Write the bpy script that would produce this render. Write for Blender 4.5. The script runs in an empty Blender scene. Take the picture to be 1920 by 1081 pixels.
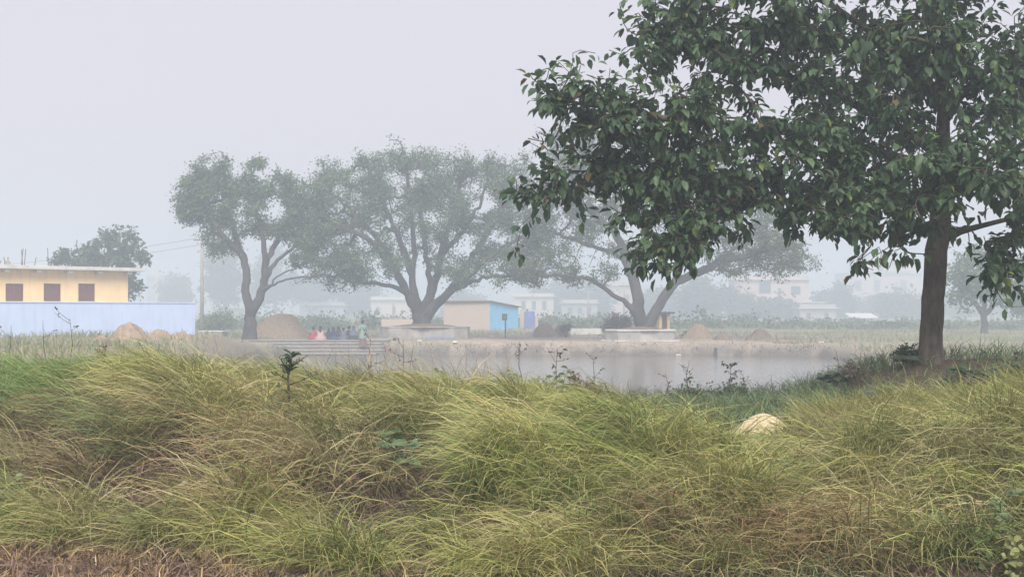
import bpy, bmesh, math, random
import numpy as np
from mathutils import Vector, Matrix

random.seed(7)
rng = np.random.default_rng(11)
scene = bpy.context.scene
COL = scene.collection

# ------------------------------------------------------------------ camera
F, HY, CAMZ = 2400.0, 578.0, 1.6          # focal length in photo pixels, horizon row, eye height (m)
cam_d = bpy.data.cameras.new('camera')
cam = bpy.data.objects.new('camera', cam_d)
COL.objects.link(cam)
cam.location = (0, 0, CAMZ)
cam.rotation_euler = (math.radians(90), 0, 0)
cam_d.sensor_width = 36
cam_d.lens = 36 * F / 1920
cam_d.shift_y = (HY - 540.5) / 1920
cam_d.clip_start = 0.1
cam_d.clip_end = 4000
scene.camera = cam

# ------------------------------------------------------------------ sky, sun, exposure
SUN_EL, SUN_AZ = math.radians(44), math.radians(178)     # azimuth: compass style, 0 = +Y, clockwise
world = bpy.data.worlds.new('World')
scene.world = world
world.use_nodes = True
nt = world.node_tree
nt.nodes.clear()
sky = nt.nodes.new('ShaderNodeTexSky')
sky.sky_type = 'NISHITA'
sky.sun_disc = False
sky.sun_elevation = SUN_EL
sky.sun_rotation = SUN_AZ
sky.air_density = 1.5
sky.dust_density = 6.0
mixn = nt.nodes.new('ShaderNodeMix')
mixn.data_type = 'RGBA'
mixn.inputs[0].default_value = 0.86               # thick overcast veil over the clear sky
mixn.inputs[7].default_value = (4.95, 4.55, 5.0, 1)
bg = nt.nodes.new('ShaderNodeBackground')
bg.inputs[1].default_value = 0.1
wout = nt.nodes.new('ShaderNodeOutputWorld')
nt.links.new(sky.outputs[0], mixn.inputs[6])
nt.links.new(mixn.outputs[2], bg.inputs[0])
nt.links.new(bg.outputs[0], wout.inputs[0])

sun_d = bpy.data.lights.new('sun', 'SUN')
sun_d.energy = 3.2
sun_d.angle = math.radians(35)
sun_d.color = (1.0, 0.95, 0.88)
sun = bpy.data.objects.new('sun', sun_d)
COL.objects.link(sun)
to_sun = Vector((math.sin(SUN_AZ) * math.cos(SUN_EL), math.cos(SUN_AZ) * math.cos(SUN_EL), math.sin(SUN_EL)))
sun.rotation_euler = to_sun.to_track_quat('Z', 'Y').to_euler()

scene.view_settings.view_transform = 'Standard'
scene.view_settings.look = 'None'
scene.view_settings.exposure = 0.75
scene.view_settings.gamma = 1.0
scene.view_settings.use_curve_mapping = False
scene.render.engine = 'CYCLES'
cy = scene.cycles
cy.max_bounces = 8
cy.diffuse_bounces = 3
cy.glossy_bounces = 2
cy.transmission_bounces = 4
cy.volume_bounces = 4
cy.transparent_max_bounces = 4
cy.use_denoising = True

# ------------------------------------------------------------------ helpers
def W(px, py, d):
    """world point that lies at distance d (metres along +Y) behind photo position px, py"""
    return Vector(((px - 960) / F * d, d, CAMZ - (py - HY) / F * d))

def XW(px, d):
    return (px - 960) / F * d

def hash2(i, j, s):
    i = i.astype(np.int64) & 0xffffffff
    j = j.astype(np.int64) & 0xffffffff
    n = (i.astype(np.uint64) * np.uint64(374761393) + j.astype(np.uint64) * np.uint64(668265263) + np.uint64(s * 974711 + 13)) & np.uint64(0xffffffff)
    n = ((n ^ (n >> np.uint64(13))) * np.uint64(1274126177)) & np.uint64(0xffffffff)
    n = ((n ^ (n >> np.uint64(15))) * np.uint64(2246822519)) & np.uint64(0xffffffff)
    return ((n ^ (n >> np.uint64(16))) & np.uint64(0xffff)).astype(float) / 65535.0

def vnoise(x, y, s=0):
    x = np.asarray(x, float); y = np.asarray(y, float)
    i = np.floor(x); j = np.floor(y)
    u = x - i; v = y - j
    u = u * u * (3 - 2 * u); v = v * v * (3 - 2 * v)
    a = hash2(i, j, s); b = hash2(i + 1, j, s); c = hash2(i, j + 1, s); d = hash2(i + 1, j + 1, s)
    return (a * (1 - u) + b * u) * (1 - v) + (c * (1 - u) + d * u) * v

def fnoise(x, y, s=0, o=3):
    t = 0; a = 0.5; f = 1
    for k in range(o):
        t = t + a * vnoise(x * f, y * f, s + k * 17); a *= 0.5; f *= 2.03
    return t / (1 - 0.5 ** o)

def sstep(a, b, x):
    t = np.clip((x - a) / (b - a), 0, 1)
    return t * t * (3 - 2 * t)

def pond_q(x, y):
    f_ = np.maximum(0, y - 46.5)
    xs_ = x - 0.9 + np.where(x > 0.9, -.2, .12) * f_
    xs_ = np.where((x - .9) * xs_ < 0, 0, xs_)
    return (np.abs(xs_) / 12.7) ** 6 + (np.abs(y - 46.5) / 27.6) ** 6

def g(x, y):
    """height of the ground everywhere (numpy)"""
    x = np.asarray(x, float); y = np.asarray(y, float)
    foot = 7.85 - 0.24 * np.clip(x + 0.8, -2.2, 5)
    crest = 11.7 - 0.10 * np.clip(x, -6, 6)
    hc = np.interp(x, [-7, -4.5, -2.5, 0, .8, 1.4, 2.6, 3.3, 4.2, 7], [.80, .77, .74, .63, .50, .33, .31, .40, .50, .54])
    hc = hc + 0.10 * (fnoise(x * 0.9, y * 0.9, 3) - 0.5)
    t = np.clip((y - foot) / (crest - foot), 0, 1)
    face = hc * np.sin(t * math.pi / 2) ** 0.95
    face = face + (fnoise(x * 1.7, y * 1.7, 5) - 0.5) * 0.44 * np.sin(np.clip(t, 0, 1) * math.pi) ** 0.7
    G2 = lambda cx, cy, sx, sy: np.exp(-((x - cx) / sx) ** 2 - ((y - cy) / sy) ** 2)
    face = face + .40 * G2(.9, 8.9, 1.15, .9) + .36 * G2(3.1, 8.7, .85, .95) - .30 * G2(-.72, 8.9, .42, .9) + .26 * G2(-2.9, 10.1, .9, .8) + .22 * G2(-1.45, 9.2, .45, .6) - .22 * G2(1.95, 9.2, .35, .8)
    top = np.interp(x, [-7, -2, 1, 3.3, 7], [.66, .52, .34, .36, .60])
    near = np.where(y > crest, hc + (top - hc) * sstep(0, 1.2, y - crest), face)
    near = near + 0.05 * (fnoise(x * 3, y * 3, 9) - 0.5)
    sx = np.where(x < 4.9, 1.35, 3.0)
    near = near + 0.52 * np.exp(-((x - 4.9) / sx) ** 2 - ((y - 15.2) / 1.4) ** 2)
    land = -0.40 + 0.35 * (fnoise(x * 0.12, y * 0.12, 21) - 0.5) + 0.68 * sstep(-11.9, -13.6, x) * sstep(74, 60, y)
    q = pond_q(x, y)
    q = q * (1 + 0.30 * (fnoise(x * 0.25, y * 0.25, 31) - 0.5) + 0.22 * (fnoise(x * 0.9, y * 0.5, 37) - 0.5))
    far = -1.9 + (land + 1.9) * sstep(0.80, 1.22, q)
    far = far + 0.26 * (fnoise(x * 0.7, y * 0.7, 41) - 0.5) * sstep(0.85, 1.2, q)
    st = np.interp(y, [73, 74.2, 79, 81.5], [-1.6, -1.3, -.5, -.40])
    far = np.where((x > -16.6) & (x < -7.4) & (y > 73), np.minimum(far, np.where(y < 81.5, st, 9)), far)
    edge = 16.2 + 0.5 * (fnoise(x * 0.6, y * 0 + 3, 51) - 0.5)
    k = sstep(0, 5.5, y - edge)
    return near * (1 - k) + far * k

def gz(x, y):
    return float(g(np.array([x]), np.array([y]))[0])

def mesh_np(name, V, faces, colors=None, smooth=True):
    """faces: list of int arrays (n, k); one mesh from numpy data"""
    me = bpy.data.meshes.new(name)
    V = np.asarray(V, np.float32)
    me.vertices.add(len(V))
    me.vertices.foreach_set('co', V.ravel())
    faces = [np.asarray(f, np.int32) for f in faces if len(f)]
    loops = np.concatenate([f.ravel() for f in faces])
    sizes = np.concatenate([np.full(len(f), f.shape[1], np.int32) for f in faces])
    starts = np.concatenate([[0], np.cumsum(sizes)[:-1]]).astype(np.int32)
    me.loops.add(len(loops))
    me.loops.foreach_set('vertex_index', loops)
    me.polygons.add(len(sizes))
    me.polygons.foreach_set('loop_start', starts)
    me.polygons.foreach_set('loop_total', sizes)
    if smooth:
        me.polygons.foreach_set('use_smooth', np.ones(len(sizes), bool))
    if colors is not None:
        a = me.attributes.new('Col', 'FLOAT_COLOR', 'POINT')
        c = np.ones((len(V), 4), np.float32)
        c[:, :3] = colors
        a.data.foreach_set('color', c.ravel())
    me.update(calc_edges=True)
    return me

def link(name, me, mat=None, parent=None):
    o = bpy.data.objects.new(name, me)
    COL.objects.link(o)
    if mat is not None and me is not None and len(me.materials) == 0:
        me.materials.append(mat)
    if parent is not None:
        o.parent = parent
    return o

def empty(name, loc, rz=0.0):
    o = bpy.data.objects.new(name, None)
    COL.objects.link(o)
    o.location = loc
    o.rotation_euler = (0, 0, rz)
    o.empty_display_size = 0.2
    return o

def tag(o, label=None, cat=None, group=None, kind=None):
    if label: o['label'] = label
    if cat: o['category'] = cat
    if group: o['group'] = group
    if kind: o['kind'] = kind
    return o

class MB:
    """collects simple solids, then links them as one mesh object"""
    def __init__(self):
        self.v = []; self.f = []
    def add(self, vs, fs):
        b = len(self.v)
        self.v += [tuple(p) for p in vs]
        self.f += [tuple(i + b for i in q) for q in fs]
        return self
    def box(self, x0, x1, y0, y1, z0, z1):
        return self.add([(x0, y0, z0), (x1, y0, z0), (x1, y1, z0), (x0, y1, z0), (x0, y0, z1), (x1, y0, z1), (x1, y1, z1), (x0, y1, z1)],
                        [(3, 2, 1, 0), (4, 5, 6, 7), (0, 1, 5, 4), (1, 2, 6, 5), (2, 3, 7, 6), (3, 0, 4, 7)])
    def prism(self, poly, z0, z1):
        n = len(poly)
        vs = [(x, y, z0) for x, y in poly] + [(x, y, z1) for x, y in poly]
        fs = [tuple(range(n - 1, -1, -1)), tuple(range(n, 2 * n))] + [(i, (i + 1) % n, n + (i + 1) % n, n + i) for i in range(n)]
        return self.add(vs, fs)
    def tube(self, pts, rads, sides=8, cap=True):
        pts = [Vector(p) for p in pts]
        n = None; rings = []
        for i, p in enumerate(pts):
            t = (pts[min(i + 1, len(pts) - 1)] - pts[max(i - 1, 0)]).normalized()
            if n is None:
                n = t.cross(Vector((0.31, 0.17, 0.93)) if abs(t.z) < 0.9 else Vector((1, 0.1, 0))).normalized()
            n = (n - t * n.dot(t)).normalized()
            b = t.cross(n)
            rings.append([p + (n * math.cos(a) + b * math.sin(a)) * rads[i] for a in [2 * math.pi * k / sides for k in range(sides)]])
        vs = [q for r in rings for q in r]
        fs = []
        for i in range(len(pts) - 1):
            for k in range(sides):
                a = i * sides + k; c = i * sides + (k + 1) % sides
                fs.append((a, c, c + sides, a + sides))
        if cap:
            fs.append(tuple(range(sides - 1, -1, -1)))
            m = (len(pts) - 1) * sides
            fs.append(tuple(range(m, m + sides)))
        return self.add(vs, fs)
    def lathe(self, prof, sides=16, cx=0, cy=0, wob=0.0, ex=1.0, seed=0):
        r = random.Random(seed); vs = []; fs = []
        ph = [r.uniform(0, 6.28) for _ in range(4)]
        for i, (rad, z) in enumerate(prof):
            for k in range(sides):
                a = 2 * math.pi * k / sides
                w = 1 + wob * (math.sin(2 * a + ph[0]) * .5 + math.sin(3 * a + ph[1] + z * 2) * .5 + math.sin(5 * a + ph[2]) * .3 + r.uniform(-.3, .3))
                vs.append((cx + rad * w * math.cos(a) * ex, cy + rad * w * math.sin(a), z))
        for i in range(len(prof) - 1):
            for k in range(sides):
                a = i * sides + k; c = i * sides + (k + 1) % sides
                fs.append((a, c, c + sides, a + sides))
        fs.append(tuple(range(sides - 1, -1, -1)))
        m = (len(prof) - 1) * sides
        fs.append(tuple(range(m, m + sides)))
        return self.add(vs, fs)
    def build(self, name, mat, parent=None, smooth=False, bevel=0.0):
        me = bpy.data.meshes.new(name)
        me.from_pydata(self.v, [], self.f)
        if smooth:
            me.polygons.foreach_set('use_smooth', [True] * len(me.polygons))
        me.update()
        o = link(name, me, mat, parent)
        if bevel:
            m = o.modifiers.new('bevel', 'BEVEL'); m.width = bevel; m.segments = 2; m.limit_method = 'ANGLE'
        return o

# ------------------------------------------------------------------ materials
def mat_attr(name, rough=0.7, spec=0.2, trans=0.0, vary=0.25, scale=6.0):
    """colour from the mesh's own colour attribute with a little mottling"""
    m = bpy.data.materials.new(name); m.use_nodes = True
    n = m.node_tree; b = n.nodes['Principled BSDF']
    at = n.nodes.new('ShaderNodeAttribute'); at.attribute_name = 'Col'
    tc = n.nodes.new('ShaderNodeTexCoord')
    no = n.nodes.new('ShaderNodeTexNoise'); no.inputs['Scale'].default_value = scale; no.inputs['Detail'].default_value = 3
    mr = n.nodes.new('ShaderNodeMapRange')
    mr.inputs[1].default_value = 0.3; mr.inputs[2].default_value = 0.7
    mr.inputs[3].default_value = 1 - vary; mr.inputs[4].default_value = 1 + vary
    mx = n.nodes.new('ShaderNodeVectorMath'); mx.operation = 'SCALE'
    n.links.new(tc.outputs['Object'], no.inputs['Vector'])
    n.links.new(no.outputs['Fac'], mr.inputs[0])
    n.links.new(at.outputs['Color'], mx.inputs[0])
    n.links.new(mr.outputs[0], mx.inputs['Scale'])
    n.links.new(mx.outputs[0], b.inputs['Base Color'])
    b.inputs['Roughness'].default_value = rough
    b.inputs['Specular IOR Level'].default_value = spec
    if trans > 0:
        tr = n.nodes.new('ShaderNodeBsdfTranslucent')
        ms = n.nodes.new('ShaderNodeMixShader'); ms.inputs[0].default_value = trans
        out = n.nodes['Material Output']
        n.links.new(mx.outputs[0], tr.inputs[0])
        n.links.new(b.outputs[0], ms.inputs[1]); n.links.new(tr.outputs[0], ms.inputs[2])
        n.links.new(ms.outputs[0], out.inputs[0])
    return m

def mat_plain(name, c, rough=0.8, spec=0.25, vary=0.18, scale=3.0, bump=0.0, c2=None, stain=0.0, metal=0.0):
    """painted / mineral surface: two-scale mottling, optional second colour patches and bump"""
    m = bpy.data.materials.new(name); m.use_nodes = True
    n = m.node_tree; b = n.nodes['Principled BSDF']
    tc = n.nodes.new('ShaderNodeTexCoord')
    no = n.nodes.new('ShaderNodeTexNoise'); no.inputs['Scale'].default_value = scale; no.inputs['Detail'].default_value = 6; no.inputs['Roughness'].default_value = 0.65
    n.links.new(tc.outputs['Object'], no.inputs['Vector'])
    cr = n.nodes.new('ShaderNodeValToRGB')
    d = c2 if c2 else tuple(v * (1 - vary) for v in c)
    cr.color_ramp.elements[0].position = 0.32; cr.color_ramp.elements[0].color = (*d, 1)
    cr.color_ramp.elements[1].position = 0.66; cr.color_ramp.elements[1].color = (*[min(1, v * (1 + vary * .5)) for v in c], 1)
    n.links.new(no.outputs['Fac'], cr.inputs[0])
    last = cr.outputs[0]
    if stain > 0:
        mp = n.nodes.new('ShaderNodeMapping'); mp.inputs['Scale'].default_value = (1.6, 1.6, 0.25)
        n2 = n.nodes.new('ShaderNodeTexNoise'); n2.inputs['Scale'].default_value = 2.2; n2.inputs['Detail'].default_value = 8
        n.links.new(tc.outputs['Object'], mp.inputs[0]); n.links.new(mp.outputs[0], n2.inputs['Vector'])
        r2 = n.nodes.new('ShaderNodeMapRange'); r2.inputs[1].default_value = .5; r2.inputs[2].default_value = .8; r2.inputs[3].default_value = 0; r2.inputs[4].default_value = stain
        n.links.new(n2.outputs['Fac'], r2.inputs[0])
        mm = n.nodes.new('ShaderNodeMix'); mm.data_type = 'RGBA'
        mm.inputs[7].default_value = (c[0] * .35, c[1] * .35, c[2] * .35, 1)
        n.links.new(r2.outputs[0], mm.inputs[0]); n.links.new(last, mm.inputs[6])
        last = mm.outputs[2]
    n.links.new(last, b.inputs['Base Color'])
    b.inputs['Roughness'].default_value = rough
    b.inputs['Specular IOR Level'].default_value = spec
    b.inputs['Metallic'].default_value = metal
    if bump:
        bp = n.nodes.new('ShaderNodeBump'); bp.inputs['Strength'].default_value = bump; bp.inputs['Distance'].default_value = 0.05
        n.links.new(no.outputs['Fac'], bp.inputs['Height']); n.links.new(bp.outputs[0], b.inputs['Normal'])
    return m

def mat_bark(name, c, c2, scale=14.0):
    m = bpy.data.materials.new(name); m.use_nodes = True
    n = m.node_tree; b = n.nodes['Principled BSDF']
    tc = n.nodes.new('ShaderNodeTexCoord')
    mp = n.nodes.new('ShaderNodeMapping'); mp.inputs['Scale'].default_value = (1, 1, 0.3)
    no = n.nodes.new('ShaderNodeTexNoise'); no.inputs['Scale'].default_value = scale; no.inputs['Detail'].default_value = 8; no.inputs['Roughness'].default_value = .7
    lo = n.nodes.new('ShaderNodeTexNoise'); lo.inputs['Scale'].default_value = scale * .16; lo.inputs['Detail'].default_value = 4
    n.links.new(tc.outputs['Object'], mp.inputs[0]); n.links.new(mp.outputs[0], no.inputs['Vector'])
    n.links.new(tc.outputs['Object'], lo.inputs['Vector'])
    ad = n.nodes.new('ShaderNodeMath'); ad.operation = 'MULTIPLY_ADD'; ad.inputs[1].default_value = .6
    ml = n.nodes.new('ShaderNodeMath'); ml.operation = 'MULTIPLY'; ml.inputs[1].default_value = .4
    n.links.new(lo.outputs['Fac'], ml.inputs[0]); n.links.new(no.outputs['Fac'], ad.inputs[0]); n.links.new(ml.outputs[0], ad.inputs[2])
    cr = n.nodes.new('ShaderNodeValToRGB')
    cr.color_ramp.elements[0].position = .38; cr.color_ramp.elements[0].color = (*c2, 1)
    cr.color_ramp.elements[1].position = .62; cr.color_ramp.elements[1].color = (*c, 1)
    n.links.new(ad.outputs[0], cr.inputs[0]); n.links.new(cr.outputs[0], b.inputs['Base Color'])
    b.inputs['Roughness'].default_value = .9; b.inputs['Specular IOR Level'].default_value = .15
    bp = n.nodes.new('ShaderNodeBump'); bp.inputs['Strength'].default_value = .9; bp.inputs['Distance'].default_value = .03
    n.links.new(no.outputs['Fac'], bp.inputs['Height']); n.links.new(bp.outputs[0], b.inputs['Normal'])
    return m

M = {}
M['grass'] = mat_attr('grass_blade', .6, .25, .16, .12, 3.0)
M['leaf'] = mat_attr('leaf_glossy', .45, .32, .34, .25, 25.0)
M['far_leaf'] = mat_attr('leaf_far', .6, .25, .25, .15, 2.0)
M['ground'] = mat_attr('earth', .95, .1, 0, .3, 9.0)
M['bark'] = mat_bark('bark_grey_brown', (.14, .112, .094), (.040, .033, .029), 16)
M['fig_bark'] = mat_bark('bark_fig', (.095, .082, .075), (.035, .03, .03), 5)
M['twig'] = mat_plain('dry_twig', (.10, .075, .055), .9, .1)
M['green_stem'] = mat_plain('green_stem', (.10, .11, .05), .7, .2)
M['yellow_wall'] = mat_plain('yellow_limewash', (.92, .67, .37), .9, .15, .07, 1.2, .05, stain=.3)
M['blue_wall'] = mat_plain('pale_blue_limewash', (.57, .68, .92), .9, .15, .06, .8, .05, stain=.22)
M['concrete'] = mat_plain('concrete', (.36, .34, .32), .9, .2, .3, 1.8, .2, stain=.35)
M['slab'] = mat_plain('pale_concrete', (.58, .57, .54), .9, .2, .2, 1.5, .15, stain=.25)
M['riser'] = mat_plain('wet_and_shaded_concrete', (.24, .222, .20), .85, .25, .35, 3, .3, stain=.4)  # step faces: shade put into a darker tone; culvert block shares it
M['step'] = mat_plain('worn_step', (.33, .305, .28), .9, .2, .3, 2.5, .25, stain=.4)
M['shutter'] = mat_plain('maroon_shutter', (.20, .085, .075), .6, .3, .2, 6)
M['frame'] = mat_plain('maroon_frame', (.15, .06, .055), .6, .3, .15, 6)
M['glass'] = mat_plain('dark_glass', (.05, .06, .08), .15, .5, .1, 2)
M['straw'] = mat_plain('straw_heap', (.48, .37, .255), .95, .1, .3, 7, .9)
M['earth_heap'] = mat_plain('earth_heap', (.33, .25, .18), .95, .1, .4, 5, 1.0)
M['old_straw'] = mat_plain('old_straw', (.27, .205, .15), .95, .1, .35, 7, .9)
M['dung'] = mat_plain('dark_heap', (.20, .15, .115), .95, .1, .35, 6, .9)
M['sand'] = mat_plain('pale_sand', (.62, .50, .36), .95, .1, .15, 9, .3)
M['brick'] = None
M['cyan'] = mat_plain('cyan_paint', (.20, .54, .82), .7, .3, .12, 1.4, .05, stain=.2)
M['blue_metal'] = mat_plain('blue_metal', (.12, .18, .40), .55, .4, .2, 2)
M['metal_dark'] = mat_plain('dark_steel', (.09, .09, .10), .6, .4, .2, 5)
M['rust'] = mat_plain('rusty_rebar', (.12, .075, .055), .8, .3, .3, 8)
M['pole'] = mat_plain('cement_pole', (.33, .31, .29), .85, .2, .2, 3)
M['pinkwall'] = mat_plain('faded_pink_wall', (.55, .42, .37), .9, .15, .2, .7, .05, stain=.2)
M['creamwall'] = mat_plain('faded_cream_wall', (.60, .54, .45), .9, .15, .2, .7, .05, stain=.25)
M['greywall'] = mat_plain('grey_plaster', (.38, .37, .37), .9, .15, .25, .6, .05, stain=.3)
M['tin'] = mat_plain('pale_tin_roof', (.66, .66, .66), .6, .4, .12, 1.2)
M['faded_blue'] = mat_plain('faded_blue_sheet', (.20, .24, .42), .7, .3, .2, 4)
M['white'] = mat_plain('white_scrap', (.80, .80, .78), .7, .3, .08, 4)
M['blue_plastic'] = mat_plain('blue_plastic', (.02, .17, .62), .35, .5, .2, 8)

def mat_brick():
    m = bpy.data.materials.new('brickwork_far'); m.use_nodes = True
    n = m.node_tree; b = n.nodes['Principled BSDF']
    tc = n.nodes.new('ShaderNodeTexCoord')
    br = n.nodes.new('ShaderNodeTexBrick'); br.inputs['Scale'].default_value = 4
    br.inputs['Color1'].default_value = (.44, .345, .29, 1); br.inputs['Color2'].default_value = (.50, .40, .345, 1); br.inputs['Mortar'].default_value = (.42, .37, .32, 1)
    mp = n.nodes.new('ShaderNodeMapping'); mp.inputs['Rotation'].default_value = (math.pi / 2, 0, 0)
    n.links.new(tc.outputs['Object'], mp.inputs[0]); n.links.new(mp.outputs[0], br.inputs['Vector'])
    n.links.new(br.outputs['Color'], b.inputs['Base Color']); b.inputs['Roughness'].default_value = .95
    return m
M['brick'] = mat_brick()

def mat_water():
    m = bpy.data.materials.new('pond_water'); m.use_nodes = True
    n = m.node_tree; b = n.nodes['Principled BSDF']
    b.inputs['Base Color'].default_value = (.15, .14, .12, 1)
    b.inputs['Roughness'].default_value = .08; b.inputs['IOR'].default_value = 1.33
    tc = n.nodes.new('ShaderNodeTexCoord')
    mp = n.nodes.new('ShaderNodeMapping'); mp.inputs['Scale'].default_value = (1, 2.4, 1)
    no = n.nodes.new('ShaderNodeTexNoise'); no.inputs['Scale'].default_value = 2.2; no.inputs['Detail'].default_value = 3
    bp = n.nodes.new('ShaderNodeBump'); bp.inputs['Strength'].default_value = .5; bp.inputs['Distance'].default_value = .03
    n.links.new(tc.outputs['Object'], mp.inputs[0]); n.links.new(mp.outputs[0], no.inputs['Vector'])
    n.links.new(no.outputs['Fac'], bp.inputs['Height']); n.links.new(bp.outputs[0], b.inputs['Normal'])
    return m
M['water'] = mat_water()

# ------------------------------------------------------------------ the setting: ground, pond
def axis(lo, hi, fine_lo, fine_hi, s0, mid, s1, grow):
    a = list(np.arange(fine_lo, fine_hi, s0))
    v = fine_hi; s = s0
    while v < hi:
        a.append(v); s = min(s * 1.25, s1) if v < mid else s * grow; v += s
    a.append(hi)
    v = fine_lo; s = s0; b = []
    while True:
        s = min(s * 1.25, s1) if v > -mid else s * grow
        v -= s
        if v <= lo: break
        b.append(v)
    return np.array([lo] + b[::-1] + a)

EXT = 640.0
xs = axis(-EXT, EXT, -6.5, 6.5, .13, 45, .7, 1.25)
ys = axis(-60, EXT, 5.5, 18.5, .13, 110, .6, 1.25)
gx, gy = np.meshgrid(xs, ys)
GZ = g(gx, gy)
nx, ny = len(xs), len(ys)
V = np.stack([gx, gy, GZ], -1).reshape(-1, 3)
ii, jj = np.meshgrid(np.arange(nx - 1), np.arange(ny - 1))
q = (jj * nx + ii).ravel()
faces = np.stack([q, q + 1, q + 1 + nx, q + nx], -1)
soil = np.array([.085, .064, .046]); dirt = np.array([.33, .275, .22]); turf = np.array([.20, .20, .115]); mud = np.array([.13, .115, .10])
fx, fy, fz = V[:, 0], V[:, 1], V[:, 2]
kfar = sstep(16, 24, fy)[:, None]
tn = sstep(.42, .6, fnoise(fx * .09, fy * .09, 61))[:, None]
kd = (sstep(-17, -10, fx) * sstep(26, 14, fx) * sstep(108, 88, fy))[:, None]     # trodden earth on the far shore
farc = (dirt * (1 - .35 * tn) + turf * .35 * tn) * kd + (turf * (.55 + .45 * tn) + dirt * .45 * (1 - tn)) * (1 - kd)
wet = sstep(-.50, -.80, fz)[:, None]
farc = farc * (1 - wet) + mud * wet
gcol = soil * (1 - kfar) + farc * kfar
ground = link('ground', mesh_np('ground', V, [faces], gcol), M['ground'])
tag(ground, 'uneven earth from the stubble field over the bank to the far shore', kind='structure')

WATER_Z = -1.1
pb = MB(); pb.add([(-20, 16.5, WATER_Z), (22, 16.5, WATER_Z), (22, 77, WATER_Z), (-20, 77, WATER_Z)], [(0, 1, 2, 3)])
pond = pb.build('pond_water', M['water'])
tag(pond, 'still grey pond water behind the grassy bank', kind='structure')

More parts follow.
